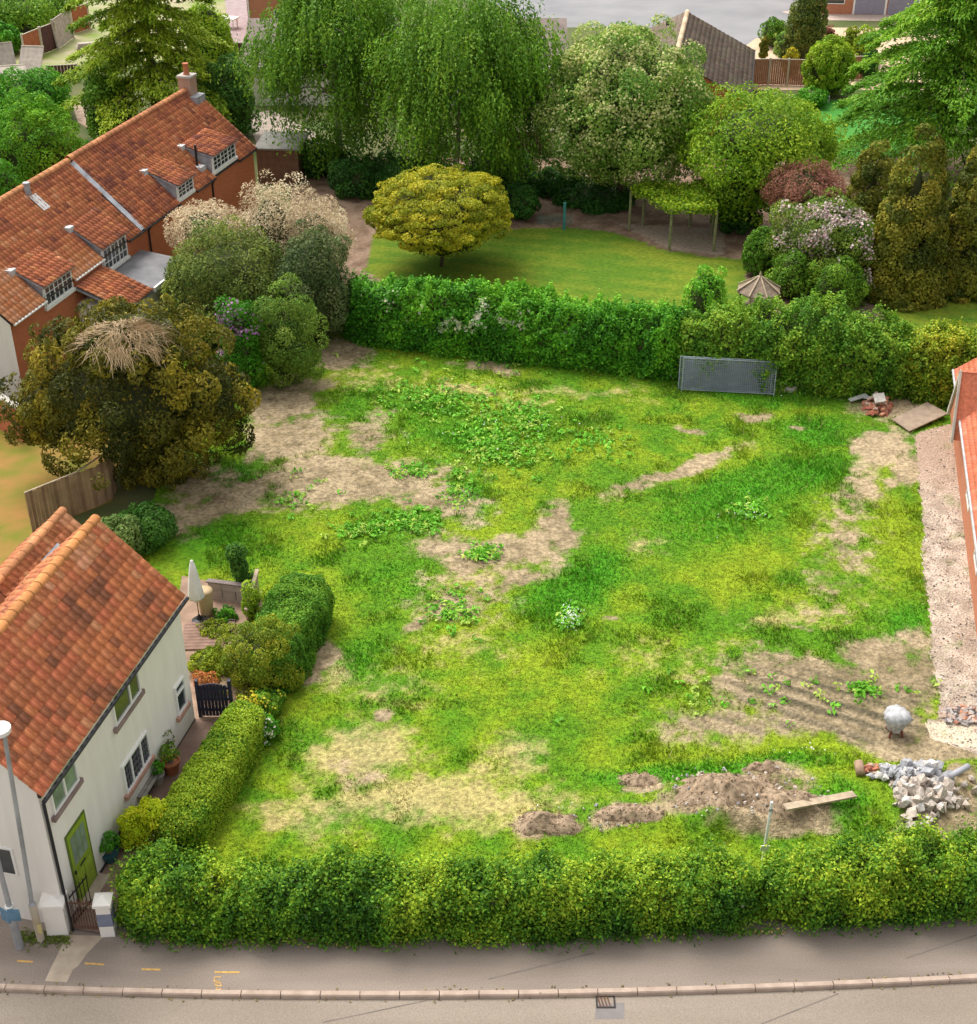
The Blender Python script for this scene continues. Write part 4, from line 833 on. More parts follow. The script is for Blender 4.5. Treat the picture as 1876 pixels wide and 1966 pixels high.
# its visible wall faces local +y: mirror by building towards -y
RE = 2.55; m = MB(); m.add([(0,0,-0.1),(RL,0,-0.1),(RL,-6,-0.1),(0,-6,-0.1),(0,0,RE),(RL,0,RE),(RL,-6,RE),(0,-6,RE),(0,-3,RE+2.4),(RL,-3,RE+2.4)],
      [(1,0,4,5),(3,2,6,7),(0,3,7,8,4),(2,1,5,9,6),(5,4,8,9),(9,8,7,6)]); m.build('wall', M_BRICK2, rh)
RP = [(0.40, 0.12, 0.065), (0.52, 0.16, 0.09), (0.58, 0.20, 0.12), (0.62, 0.26, 0.16)]
rl = math.hypot(3, 2.4); ur = np.array([0, -3, 2.4])/rl
roof_tiles(rh, np.array([RL+0.12, 0.0, RE])-ur*0.35, (-1, 0, 0), ur, RL+0.2, rl+0.3, 0.22, 0.2, 300, 'flat', RP, seed=40, zone=lambda p: PX(*p)[0] < 1876)
roof_tiles(rh, np.array([-0.1, -6, RE]), (1, 0, 0), ur*np.array([1, -1, 1]), RL+0.2, rl, 0.22, 0.2, 0, 'flat', RP, seed=41)
MB().box(-0.1, 0.18, RE-0.34, RL+0.1, 0.24, RE-0.16).build('fascia', M_UPVC, rh); MB().tube([(-0.1, 0.31, RE-0.2), (RL+0.1, 0.31, RE-0.2)], 0.05, 6).build('gutter', mat('grey_gutter', (0.42, 0.42, 0.42)), rh)
# gabled porch with pale barge boards
gp0 = RL-3.4; gz = RE+0.55
m = MB(); m.add([(gp0-1.0,0.02,1.7),(gp0+1.0,0.02,1.7),(gp0,0.02,gz+0.75),(gp0-1.0,0.45,1.7),(gp0+1.0,0.45,1.7),(gp0,0.45,gz+0.75),(gp0,-2.0,gz+.75),(gp0-1.0,-1.2,RE),(gp0+1.0,-1.2,RE)],
      [(4,3,5),(3,0,7,6,5),(1,4,5,6,8),(0,3,4,1)]); m.build('gablet', M_BRICK2, rh)
for sgn in (-1, 1):
    MB().beam((gp0+sgn*1.22, 0.5, 1.62), (gp0-sgn*0.02, 0.5, gz+0.86), 0.08, 0.2).build('barge_board', mat('weathered_white', (0.46, 0.43, 0.37), var=0.15, scale=3), rh)
    q = [(gp0+sgn*1.2, 0.52, 1.72), (gp0, 0.52, gz+0.9), (gp0, -1.8, gz+0.9), (gp0+sgn*1.2, -1.8, 1.72)]
    MB().slab(q if sgn > 0 else q[::-1], 0.06).build('gablet_roof', mat('salmon_tile', (0.54, 0.18, 0.10), var=0.2, scale=9), rh)
for xx in (RL-8.3, RL-12.3):
    w = MB(); w.box(xx, -0.004, 0.9, xx+1.2, 0.03, 1.0).box(xx, -0.004, 1.95, xx+1.2, 0.03, 2.05).box(xx, -0.004, 1.0, xx+0.08, 0.03, 1.95).box(xx+1.12, -0.004, 1.0, xx+1.2, 0.03, 1.95); wo = w.build('window', M_UPVC, rh)
    MB().box(xx+0.08, 0.001, 1.0, xx+1.12, 0.012, 1.95).build('pane', M_GLASS, wo)

# bungalow with brown roof --------------------------------------------
BE, BRZ = 2.4, 4.7
e1, e2, r1 = G(1443, 95, BE), G(1438, 158, BE), G(1322, 15, BRZ); dv = (e2-e1)[:2]; dv /= np.linalg.norm(dv); Lb = 13.0
bl_ = empty('bungalow', (e1[0], e1[1], 0), math.atan2(dv[1], dv[0]), 'bungalow with brown tiled gable roof behind the pale flowering tree', 'house')
nl_ = np.array([dv[1], -dv[0]]); wid_ = float(np.dot(r1[:2]-e1[:2], nl_)); hb = abs(wid_); sg = -1 if wid_ > 0 else 1   # ridge on local -y side
sy = -1 if np.dot(r1[:2]-e1[:2], np.array([-dv[1], dv[0]])) < 0 else 1
m = MB(); fl = [(0,0,-0.1),(Lb,0,-0.1),(Lb,sy*2*hb,-0.1),(0,sy*2*hb,-0.1),(0,0,BE),(Lb,0,BE),(Lb,sy*2*hb,BE),(0,sy*2*hb,BE),(0,sy*hb,BRZ-0.12),(Lb,sy*hb,BRZ-0.12)]
m.add([(x+0.1*(x == 0)-0.1*(x > 0), y, z) for x, y, z in fl], [(0,1,5,4),(2,3,7,6),(3,0,4,8,7),(1,2,6,9,5)]); fix_normals(m.build('wall', M_BRICK, bl_))
M_BTILE = mat('brown_concrete_tile', (0.20, 0.155, 0.12), var=0.25, scale=2.5, bump=0.5, bscale=8)
s3 = math.hypot(hb, BRZ-BE); nrow = 16
rf = MB(); rf.add([(-0.2,-sy*.15,BE-.08),(Lb,-sy*.15,BE-.08),(Lb,sy*hb,BRZ),(-0.2,sy*hb,BRZ),(-0.2,sy*(2*hb+.15),BE-.08),(Lb,sy*(2*hb+.15),BE-.08)], [(0,1,2,3),(3,2,5,4)]); rfo = fix_normals(rf.build('roof', M_BTILE, bl_))
BPAL = [(0.17, 0.125, 0.095), (0.23, 0.18, 0.14), (0.29, 0.23, 0.18)]
uu = np.array([0, sy*hb, BRZ-BE])/s3
if sy > 0: roof_tiles(bl_, np.array([-0.2, 0, BE-0.02])-uu*0.2, (1, 0, 0), uu, Lb+0.2, s3+0.2, 0.33, 0.34, 200, 'pan', BPAL, seed=50); roof_tiles(bl_, np.array([Lb, 2*hb, BE-0.02]), (-1, 0, 0), uu*np.array([1, -1, 1]), Lb+0.2, s3, 0.33, 0.34, 100, 'pan', BPAL, seed=51)
else: roof_tiles(bl_, np.array([Lb, 0, BE-0.02])-uu*0.2, (-1, 0, 0), uu, Lb+0.2, s3+0.2, 0.33, 0.34, 200, 'pan', BPAL, seed=50); roof_tiles(bl_, np.array([-0.2, -2*hb, BE-0.02]), (1, 0, 0), uu*np.array([1, -1, 1]), Lb+0.2, s3, 0.33, 0.34, 100, 'pan', BPAL, seed=51)
ridge_tiles(bl_, (-0.2, sy*hb, BRZ+0.03), (Lb, sy*hb, BRZ+0.03), 0.16, 0.45, (0.55, 0.42, 0.28))
MB().tube([(1.6, sy*(hb+1.2), BRZ-1.0), (1.6, sy*(hb+1.2), BRZ-0.25)], 0.13, 8).build('vent', M_BLACK, bl_)
MB().tube([(-0.2, -sy*0.22, BE-0.1), (Lb, -sy*0.22, BE-0.1)], 0.07, 6).build('gutter', M_BLACK, bl_)

# white house behind the birches ---------------------------------------
wh = empty('white_house', (-16.0, 95.0, 0), 0.0, 'low white rendered house glimpsed through the weeping birch branches', 'house')
MB().box(0, 0, -0.1, 21, 7, 2.7).build('wall', M_WHITEWALL, wh)
MB().add([(-0.3,-0.4,2.62),(21.3,-0.4,2.62),(21.3,3.5,4.9),(-0.3,3.5,4.9),(-0.3,7.4,2.62),(21.3,7.4,2.62)], [(0,1,2,3),(3,2,5,4),(0,3,4),(1,5,2)]).build('roof', mat('grey_brown_roof', (0.24, 0.19, 0.17), var=0.2, scale=1.5, bump=0.5, bscale=6), wh)
MB().box(-0.3, -0.47, 2.5, 21.3, -0.41, 2.7).build('fascia', M_UPVC, wh)
for x in (1.2, 5.4, 9.3, 13.5, 17.5): window(wh, x, x+2.2, 0.9, 2.2, -0.004, (1, 1, 1), 1, 1)
# brick house at the top
tb = empty('brick_gable_house', (*gp(480, 78), 0), R(8), 'orange brick house corner beyond the cedar at the top edge', 'house')
MB().box(0, 0, -0.1, 9, 8, 5.2).build('wall', M_BRICK2, tb)
MB().add([(-0.3,-0.3,5.15),(9.3,-0.3,5.15),(9.3,4,8),(-0.3,4,8),(-0.3,8.3,5.15),(9.3,8.3,5.15)], [(0,1,2,3),(3,2,5,4),(0,3,4),(1,5,2)]).build('roof', M_BTILE, tb)
window(tb, 2.0, 4.6, 0.9, 2.3, -0.004, (1, 1, 1), 1, 1, sill=M_UPVC); window(tb, 2.0, 4.6, 3.4, 4.6, -0.004, (1, 1, 1), 1, 1, sill=M_UPVC)
MB().tube([(0.1, -0.06, 5.1), (0.1, -0.06, 0.0)], 0.05, 6).build('downpipe', M_UPVC, tb)
# garage house top right
tg_ = empty('garage_house', (*gp(1575, 26), 0), R(-4), 'brick house front with a pale lilac double garage door at the top right', 'house')
MB().box(0, 0, -0.1, 16, 7, 5).build('wall', M_BRICK2, tg_)
MB().add([(-0.3,-0.3,4.95),(16.3,-0.3,4.95),(16.3,3.5,7.3),(-0.3,3.5,7.3),(-0.3,7.3,4.95),(16.3,7.3,4.95)], [(0,1,2,3),(3,2,5,4),(0,3,4),(1,5,2)]).build('roof', M_BTILE, tg_)
M_GAR = mat('lilac_garage', (0.30, 0.28, 0.34), var=0.08)
for x in (2.8, 5.5):
    gd = MB().box(x, -0.03, 0.02, x+2.4, -0.003, 2.2).build('garage_door', M_GAR, tg_)
    for i in range(11): MB().box(x+0.06+i*0.21, -0.045, 0.06, x+0.20+i*0.21, -0.031, 2.16).build('door_panel', M_GAR, gd)
for x in (2.62, 5.22, 7.92): MB().box(x, -0.06, 0, x+0.16, -0.004, 2.3).build('door_post', M_UPVC, tg_)
window(tg_, 10, 13, 0.8, 2.2, -0.004, (1, 1, 1), 1, 1); window(tg_, 0.4, 1.9, 0.8, 2.0, -0.004, (1,), 1, 1)
# garden shed
sd = G(500, 350); sh = empty('garden_shed', (*gp(497, 352), 0), R(-4), 'brown wooden shed with flat grey roof behind the brick house', 'shed')
for i in range(12): MB().box(i*0.2+0.003, 0, -0.05, i*0.2+0.197, 0.04, 2.0).build('board', mat('shed_board', (0.16, 0.085, 0.055), var=0.2, scale=3), sh)
MB().box(0, 0.04, -0.05, 2.4, 3.0, 1.99).build('side_wall', MATS['shed_board'], sh); MB().box(-0.12, -0.14, 2.0, 2.55, 3.15, 2.1).build('roof', mat('shed_felt', (0.22, 0.21, 0.19), var=0.2, scale=2), sh)

# ================================================================ PLANTING
def weeping(name, label, base, crown_px, Y, nb, ns, pal, group, leaf=0.15, seed=0):
    rng = rng_(); c, r = pc(*crown_px, Y); b = G(*base); root = empty(name, (b[0], b[1], 0), 0, label, 'tree', group); O = np.array([b[0], b[1], 0])
    r[2] = max(r[2], 5.2); c[2] = 6.4; P, A, T = [], [], []
    for k in range(nb):
        d = sph(rng, 1)[0]; d[2] = d[2] if rng.uniform() < .5 else abs(d[2]); q = rng.uniform(0.35, 1.0)**0.6*(1+0.18*math.sin(d[0]*7+d[2]*5)); o = c-O+d*r*q*np.array([1, 1, 1]); Lb = rng.uniform(0.8, 2.6); tint = rng.uniform(0, 1)
        w = rng.uniform(0.25, 0.6)
        for j in range(ns):
            st = o+rng.normal(size=3)*np.array([w, w, 0.28]); L = Lb*rng.uniform(0.5, 1.15); out = unit(np.array([d[0], d[1], 0.0]))
            nl = int(L/0.17)+2; t = np.linspace(0, 1, nl); p = st+out*(0.45*np.sqrt(t)[:, None])+np.array([0, 0, -1.0])*(L*t**1.15)[:, None]+rng.normal(size=(nl, 3))*0.06
            P.append(p); A.append(np.tile((out[0]*0.2, out[1]*0.2, -1.0), (nl, 1))); T.append(np.full(nl, tint))
    P = np.concatenate(P); A = np.concatenate(A); T = np.concatenate(T); k = P[:, 2] > 0.15; P, A, T = P[k], A[k], T[k]
    N = unit(P-(c-O)+np.array([0, 0, 1.0])); val = 0.55*T+0.45*rng.uniform(0, 1, len(P))
    link('crown', leaf_mesh('crown', P, N, leaf, pal_col(pal, val, rng), rng, 0.5, axis=A, spread=0.8), M_LEAF, root)
    m = trunk_mesh(rng, (0, 0, 0), (c-O)+np.array([0, 0, r[2]*0.55]), 0.19, 0, 1)
    for q in range(9):
        t = rng.uniform(0.45, 0.9); p = ((c-O)+np.array([0, 0, r[2]*0.55]))*t; a = rng.uniform(0, 6.28); L = r[0]*rng.uniform(0.5, 0.9)
        pts = [p]+[p+np.array([math.cos(a)*L*s, math.sin(a)*L*s, L*(0.75*s-0.95*s*s)]) for s in (0.25, 0.5, 0.75, 1.0)]
        m.tube(pts, [0.075, 0.06, 0.045, 0.03, 0.015], 6)
    m.build('trunk', M_BIRCH, root, True); return root
def cedar(name, label, base, H_, R_, nbr, per, pal, leaf=0.24, droop=0.45, group=None, zlow=0.12):
    rng = rng_(); b = G(*base); root = empty(name, (b[0], b[1], 0), 0, label, 'tree', group); P, A, T = [], [], []
    m = MB(); m.tube([(0, 0, -0.05), (0.05, 0, H_*0.5), (0, 0, H_)], [0.3, 0.2, 0.03], 9)
    for k in range(nbr):
        f = (k+0.5)/nbr; z = H_*(zlow+(0.97-zlow)*f); a = k*2.39996+rng.uniform(-.3, .3); L = R_*(1-f)**0.75*rng.uniform(0.75, 1.1)+0.4
        d = np.array([math.cos(a), math.sin(a), 0]); s_ = np.array([-d[1], d[0], 0]); rise = rng.uniform(0.1, 0.3); tint = rng.uniform(0, 1)
        cur = lambda t: L*(rise*t-droop*t*t)
        m.tube([(*(d[:2]*L*t), z+cur(t)) for t in (0, .35, .7, 1)], [0.09*(1-f)+.03, .06*(1-f)+.02, .03, .01], 5)
        n = int(per*(0.35+0.65*L/R_)); t = rng.uniform(0.12, 1.05, n); w = 0.36*L*np.sin(np.pi*np.clip(t, 0, 1)**0.75)*0.9+0.12; u = rng.uniform(-1, 1, n)
        hang = rng.uniform(0, 1, n)**1.5*(0.25+0.55*np.abs(u))*0.9
        p = d*(L*(t+0.12*np.abs(u)))[:, None]+s_*(u*w)[:, None]; p[:, 2] = z+cur(t)-np.abs(u)*w*0.25-hang*0.6
        P.append(p+rng.normal(size=(n, 3))*0.05); A.append(d*0.7+s_*u[:, None]*0.5+np.array([0, 0, -0.75])); T.append(0.65*tint+0.35*(1-hang))
    P = np.concatenate(P); A = np.concatenate(A); T = np.concatenate(T); k = P[:, 2] > 0.05; P, A, T = P[k], A[k], T[k]
    N = np.tile((0, -0.1, 1.0), (len(P), 1)); val = 0.6*T+0.4*rng.uniform(0, 1, len(P))
    link('crown', leaf_mesh('crown', P, N, leaf, pal_col(pal, val, rng), rng, 0.36, axis=A, spread=0.45), M_LEAF, root); m.build('trunk', M_BARK, root, True); return root

# palettes, dark to light
PV = [(0.018, 0.08, 0.006), (0.04, 0.155, 0.008), (0.075, 0.23, 0.012), (0.14, 0.32, 0.02)]         # vivid green
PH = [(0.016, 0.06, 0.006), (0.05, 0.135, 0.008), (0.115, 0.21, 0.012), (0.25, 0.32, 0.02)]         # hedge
PY = [(0.05, 0.09, 0.006), (0.11, 0.16, 0.01), (0.20, 0.25, 0.015), (0.32, 0.33, 0.03)]             # yellow green
PG = [(0.10, 0.12, 0.006), (0.22, 0.20, 0.008), (0.36, 0.31, 0.015), (0.46, 0.38, 0.03)]            # golden
PYEW = [(0.014, 0.022, 0.004), (0.05, 0.055, 0.007), (0.13, 0.115, 0.011), (0.29, 0.225, 0.02)]
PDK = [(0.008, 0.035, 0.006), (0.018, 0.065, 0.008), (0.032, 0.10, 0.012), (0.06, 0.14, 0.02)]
PBI = [(0.03, 0.085, 0.007), (0.06, 0.14, 0.010), (0.10, 0.20, 0.014), (0.17, 0.26, 0.022)]
PWB = [(0.04, 0.11, 0.014), (0.095, 0.19, 0.025), (0.20, 0.28, 0.05), (0.36, 0.39, 0.12)]
POL = [(0.025, 0.05, 0.010), (0.06, 0.095, 0.016), (0.12, 0.155, 0.026), (0.20, 0.22, 0.04)]
PTAN = [(0.20, 0.15, 0.09), (0.32, 0.25, 0.16), (0.43, 0.35, 0.23), (0.50, 0.43, 0.30)]
PCO = [(0.11, 0.045, 0.03), (0.18, 0.075, 0.05), (0.25, 0.11, 0.075), (0.29, 0.155, 0.10)]
PCON = [(0.026, 0.042, 0.006), (0.07, 0.085, 0.009), (0.14, 0.14, 0.014), (0.25, 0.205, 0.025)]
PCE = [(0.04, 0.085, 0.006), (0.10, 0.17, 0.010), (0.19, 0.26, 0.015), (0.30, 0.35, 0.03)]
PLIME = [(0.06, 0.12, 0.006), (0.12, 0.21, 0.010), (0.20, 0.30, 0.015), (0.32, 0.38, 0.03)]
PWHITE = [(0.55, 0.54, 0.40), (0.75, 0.73, 0.62)]; PPINK = [(0.46, 0.28, 0.30), (0.62, 0.46, 0.46), (0.72, 0.62, 0.58)]
PLILAC = [(0.28, 0.12, 0.26), (0.45, 0.25, 0.42)]; PYELF = [(0.55, 0.45, 0.02), (0.72, 0.62, 0.06)]

# hedges --------------------------------------------------------------
def hp(x, y, back, hw, h): p = G(x, y); return (p[0], p[1]+back, hw, h)
FH = [hp(228,1790,.65,.55,1.5), hp(300,1800,.78,.72,1.55), hp(380,1810,.80,.78,1.55), hp(550,1808,.75,.72,1.48), hp(700,1806,.72,.70,1.48), hp(900,1806,.72,.70,1.5), hp(1100,1802,.74,.72,1.55), hp(1250,1797,.76,.74,1.62), hp(1380,1790,.74,.70,1.50), hp(1455,1785,.66,.60,1.30)]
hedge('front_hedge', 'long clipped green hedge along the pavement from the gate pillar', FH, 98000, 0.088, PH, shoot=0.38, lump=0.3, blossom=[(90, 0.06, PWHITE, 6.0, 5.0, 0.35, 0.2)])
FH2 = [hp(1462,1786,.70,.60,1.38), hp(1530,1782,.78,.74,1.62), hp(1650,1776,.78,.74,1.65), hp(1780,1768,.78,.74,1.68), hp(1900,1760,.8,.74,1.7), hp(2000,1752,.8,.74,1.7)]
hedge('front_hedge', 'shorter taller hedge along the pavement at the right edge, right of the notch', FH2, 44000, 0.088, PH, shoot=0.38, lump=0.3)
BHP = [(665,655,1.0,1.0,2.7), (740,672,1.1,1.1,2.75), (900,690,1.2,1.15,2.75), (1000,700,1.2,1.15,2.7), (1100,712,1.15,1.1,2.55), (1250,730,1.2,1.15,2.65), (1320,742,1.2,1.15,2.75)]
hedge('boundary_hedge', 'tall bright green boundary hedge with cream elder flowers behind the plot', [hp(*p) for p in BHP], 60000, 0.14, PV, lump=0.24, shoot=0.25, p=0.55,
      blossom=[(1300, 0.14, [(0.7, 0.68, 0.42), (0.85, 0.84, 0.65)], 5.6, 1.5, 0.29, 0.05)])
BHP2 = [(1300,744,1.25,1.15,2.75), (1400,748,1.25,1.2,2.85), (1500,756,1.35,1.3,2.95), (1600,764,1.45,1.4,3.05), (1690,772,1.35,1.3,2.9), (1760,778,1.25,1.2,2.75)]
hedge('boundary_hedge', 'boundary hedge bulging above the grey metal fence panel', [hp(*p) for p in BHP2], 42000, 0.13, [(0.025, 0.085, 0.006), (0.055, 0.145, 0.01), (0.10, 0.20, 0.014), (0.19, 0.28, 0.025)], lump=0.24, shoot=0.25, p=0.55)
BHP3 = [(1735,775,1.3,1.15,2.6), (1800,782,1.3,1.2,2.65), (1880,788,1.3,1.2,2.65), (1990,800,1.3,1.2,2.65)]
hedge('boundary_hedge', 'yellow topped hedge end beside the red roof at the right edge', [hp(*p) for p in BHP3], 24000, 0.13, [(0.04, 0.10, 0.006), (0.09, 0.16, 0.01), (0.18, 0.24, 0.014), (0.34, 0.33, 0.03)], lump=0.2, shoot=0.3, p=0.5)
def hq(a, b, hw0, h0, hw1, h1, n=5):
    a, b = np.array(a), np.array(b); return [(*(a+(b-a)*t), hw0+(hw1-hw0)*t, h0+(h1-h0)*t) for t in np.linspace(0, 1, n)]
pa, pb = gp(388, 1640), gp(535, 1398)
hedge('side_hedge', 'low hedge with flat light green top beside the cottage path', hq(pa+np.array([-.72, -.2]), pb+np.array([-.68, 0]), .66, 1.2, .58, 1.15), 40000, 0.075, PH[1:]+[(0.19, 0.28, 0.02)], lump=0.10, p=0.38)
pa, pb = gp(572, 1338), gp(655, 1172)
hedge('side_hedge', 'rounded dark green hedge between the patio and the plot', hq(pa+np.array([-.95, 0]), pb+np.array([-1.05, .2]), .9, 1.55, 1.0, 1.6), 42000, 0.07, [(0.025, 0.085, 0.008), (0.045, 0.13, 0.01), (0.08, 0.19, 0.014), (0.14, 0.25, 0.02)], lump=0.14, p=0.5)

# shrubs round the cottage ------------------------------------------------
plant('golden_shrub', 'golden green rounded shrub at the end of the patio', 'shrub', (498,1262,80,74), G(500,1335)[1]+.75, 22000, 0.07, [(0.04,0.08,0.006),(0.09,0.14,0.009),(0.17,0.20,0.012),(0.28,0.26,0.02)], K=70, cr=0.22)
plant('golden_shrub', 'low yellow green shrub against the white cottage corner', 'shrub', (402,1268,40,30), G(400,1310)[1]+.6, 7000, 0.07, PY, K=40, cr=0.25)
plant('flowering_shrub', 'bushy shrub dotted with yellow flowers above the dark gate', 'shrub', (500,1358,44,36), G(500,1400)[1]+.5, 8000, 0.07, PH, K=40, blossom=(260, 0.08, PYELF))
plant('flowering_shrub', 'small leafy plant with white flowers on the side hedge end', 'shrub', (512,1400,28,30), G(512,1430)[1]+.3, 3500, 0.07, PV, K=25, blossom=(110, 0.07, PWHITE))
plant('lime_shrub', 'bright lime yellow shrub in front of the cottage wall', 'shrub', (262,1590,37,46), G(262,1640)[1]+.35, 6500, 0.075, [(0.22,0.30,0.010),(0.40,0.48,0.015),(0.50,0.56,0.03)], K=34, cr=0.3, core=0.42, extra=((292,1560,30,32),))
plant('leafy_plant', 'small mid green potted plant between lime shrub and wall', 'plant', (245,1562,18,20), G(248,1590)[1]+.25, 900, 0.08, PV, K=14, cr=0.35, core=0.5)
plant('rose_bush', 'thin sprawling pot plant against the white wall by the lower window', 'plant', (318,1422,17,24), G(325,1470)[1]+.12, 260, 0.07, POL, K=14, cr=0.3, core=0, ground=False)
plant('elder_shrub', 'grey green elder shrub beside the cottage roof end', 'shrub', (228,1018,48,34), G(240,1070)[1], 6000, 0.11, [(0.05,0.10,0.02),(0.11,0.17,0.04),(0.20,0.26,0.08)], K=40)
plant('ivy_column', 'dark ivy covered post standing behind the patio', 'plant', (453,1062,21,22), G(470,1150)[1]+.1, 4600, 0.085, PDK[1:]+[(0.11,0.24,0.02)], K=26, cr=0.35, core=0.6, extra=((460,1090,18,26),(470,1122,21,30)), ground=False, trunk=0.08)
plant('bed_plants', 'low yellow green plants in the raised timber bed', 'plant', (415,1202,34,12), G(415,1215)[1], 2200, 0.07, PY, K=26, cr=0.3, core=0.4)
plant('climber', 'trailing green climber over the short timber fence', 'plant', (483,1160,17,42), G(483,1205)[1], 2600, 0.08, PLIME, K=26, cr=0.4, core=0.5)
plant('bed_plants', 'leafy clump in the bed against the low patio wall', 'plant', (432,1175,24,16), G(432,1192)[1], 1500, 0.08, PV, K=18, core=0.5)
# left shrubbery ----------------------------------------------------------
yw = plant('yew_tree', 'large olive brown yew tree with bare twigs in its crown', 'tree', (250,755,200,155), 46.0, 62000, 0.16, PYEW, K=95, cr=0.17, core=0.55, bottom=-0.85, trunk=0.3, asp=0.42, rough=0.46, extra=((100,785,95,90),(385,770,110,90),(300,880,100,66),(250,640,150,70)), crown='crown', tint=0.72)
rt = np.random.default_rng(9); m = MB(); bc_ = AT(240, 664, 44.6)-np.array(yw.location)+np.array([0, 0, .04]); 
for k in range(62):
    a0_ = k*2.4+rt.uniform(-.4, .4); r0_ = rt.uniform(0, 1)**.6*1.4; a = a0_+rt.normal()*.75; L = rt.uniform(0.4, 1.0); dr_ = np.array([math.cos(a), math.sin(a), 0]); sd = np.array([-dr_[1], dr_[0], 0])
    for j in range(11):
        s0 = bc_+np.array([math.cos(a0_), math.sin(a0_), 0])*r0_+dr_*rt.uniform(-.2, .25)+sd*rt.normal()*0.13+np.array([0, 0, .60-.20*r0_*r0_+rt.normal()*.05]); l = L*rt.uniform(.6, 1.1); cv = rt.normal()*.22
        m.tube([s0, s0+dr_*l*.5+sd*(cv*.4+rt.normal()*.03)+np.array([0, 0, .02-.1*l*r0_]), s0+dr_*l+sd*(cv+rt.normal()*.05)+np.array([0, 0, -.12-.28*l*(l+r0_)*.6+rt.normal()*.05])], [0.013, 0.010, 0.005], 3, cap=False)
m.build('dead_twigs', mat('dead_twig', (0.50, 0.37, 0.22), scale=3, col2=(0.34, 0.24, 0.13)), yw)
plant('blossom_shrub', 'tall shrub with faded beige blossom heads below the brick house', 'shrub', (520,385,84,62), 62.0, 34000, 0.13, PTAN, K=80, cr=0.24, core=0.6, extra=((398,438,82,52),(600,460,76,84)), asp=0.35)
plant('olive_shrub', 'large grey green evergreen shrub under the beige blossom', 'shrub', (430,512,140,88), 58.5, 32000, 0.13, POL, K=90, cr=0.24)
plant('dark_shrub', 'dark evergreen shrub where the tall hedge begins', 'shrub', (600,545,82,105), 58.0, 22000, 0.13, [(0.02,0.035,0.012),(0.045,0.075,0.02),(0.09,0.12,0.04),(0.15,0.17,0.07)], K=80, cr=0.24)
plant('light_shrub', 'light green arching shrub at the plot corner', 'shrub', (545,648,70,95), 53.6, 16000, 0.12, [(0.03,0.075,0.01),(0.07,0.14,0.015),(0.13,0.20,0.025),(0.23,0.28,0.05)], K=80, cr=0.22, asp=0.4, core=0.55, rough=0.6)
plant('lilac_bush', 'lilac bush with purple flower spikes between yew and light shrub', 'shrub', (460,640,44,66), 53.0, 8000, 0.12, PV[:3], K=40, blossom=(260, 0.13, PLILAC))
plant('ground_ivy', 'dark green ground cover under the yew beside the fence end', 'plant', (285,1000,62,42), G(290,1040)[1], 7000, 0.10, PDK[1:]+[(0.05,0.16,0.015)], K=50, core=0.5)
# behind the house --------------------------------------------------------
cedar('cedar_tree', 'feathery yellow green cedar behind the brick house chimney', (305,255), 17.5, 5.7, 72, 1150, PCE, group='cedar trees', zlow=0.14, leaf=0.3)
plant('dark_conifer', 'dark conifer between the chimney and the birch', 'tree', (440,190,55,75), 88.0, 9000, 0.2, PDK[1:]+[(0.10,0.18,0.02)], K=50, cr=0.3, trunk=0.15)
plant('domed_bush', 'large bright green domed bush left of the brick house', 'bush', (60,270,104,84), 75.0, 30000, 0.15, [(0.03,0.11,0.006),(0.06,0.18,0.01),(0.11,0.26,0.012),(0.18,0.34,0.02)], K=160, cr=0.14, bottom=-0.3, rough=0.15)
plant('shrub', 'small green shrub below the domed bush at the left edge', 'shrub', (8,345,42,36), 70.5, 5000, 0.15, PV, K=40)
plant('laurel_shrub', 'spreading mid green laurel behind the domed bush', 'shrub', (55,165,82,36), 92.0, 9000, 0.2, PV, K=60)
plant('hazel_shrub', 'leafy green shrub standing left of the cedar foot', 'shrub', (205,185,50,58), 86.5, 8000, 0.2, PBI, K=50)
plant('boundary_tree', 'bushy green tree above the orange fence at the top left corner', 'tree', (40,12,110,36), 118.0, 15000, 0.24, PBI, K=70, trunk=0.2, ground=False)
plant('boundary_tree', 'darker bush behind the white shed pieces at the left edge', 'tree', (8,72,40,26), 109.0, 5000, 0.24, PV, K=40)
plant('lime_bush', 'bright yellow green bush behind the cedar at the top', 'bush', (400,45,48,45), 104.0, 7000, 0.22, PLIME, K=50)
weeping('weeping_birch', 'tall weeping birch nearest the yellow maple', (870,400), (890,150,162,130), 76.5, 430, 14, PBI, 'weeping birches', leaf=0.2)
weeping('weeping_birch', 'weeping birch standing between the cedar and the taller birch', (655,330), (640,170,140,130), 81.0, 360, 14, PBI[:3]+[(0.15,0.25,0.018)], 'weeping birches', leaf=0.21)
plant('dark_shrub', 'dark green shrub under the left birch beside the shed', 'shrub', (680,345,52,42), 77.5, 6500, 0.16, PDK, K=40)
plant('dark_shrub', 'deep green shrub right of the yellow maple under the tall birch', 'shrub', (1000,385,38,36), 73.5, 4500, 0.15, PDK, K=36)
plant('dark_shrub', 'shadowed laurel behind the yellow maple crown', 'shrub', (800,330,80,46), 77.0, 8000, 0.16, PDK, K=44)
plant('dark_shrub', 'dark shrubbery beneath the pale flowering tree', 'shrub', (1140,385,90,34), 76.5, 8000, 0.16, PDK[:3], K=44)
plant('dark_shrub', 'dark ivy mound right of the pergola', 'shrub', (1410,420,46,48), 72.0, 6000, 0.15, PDK, K=40)
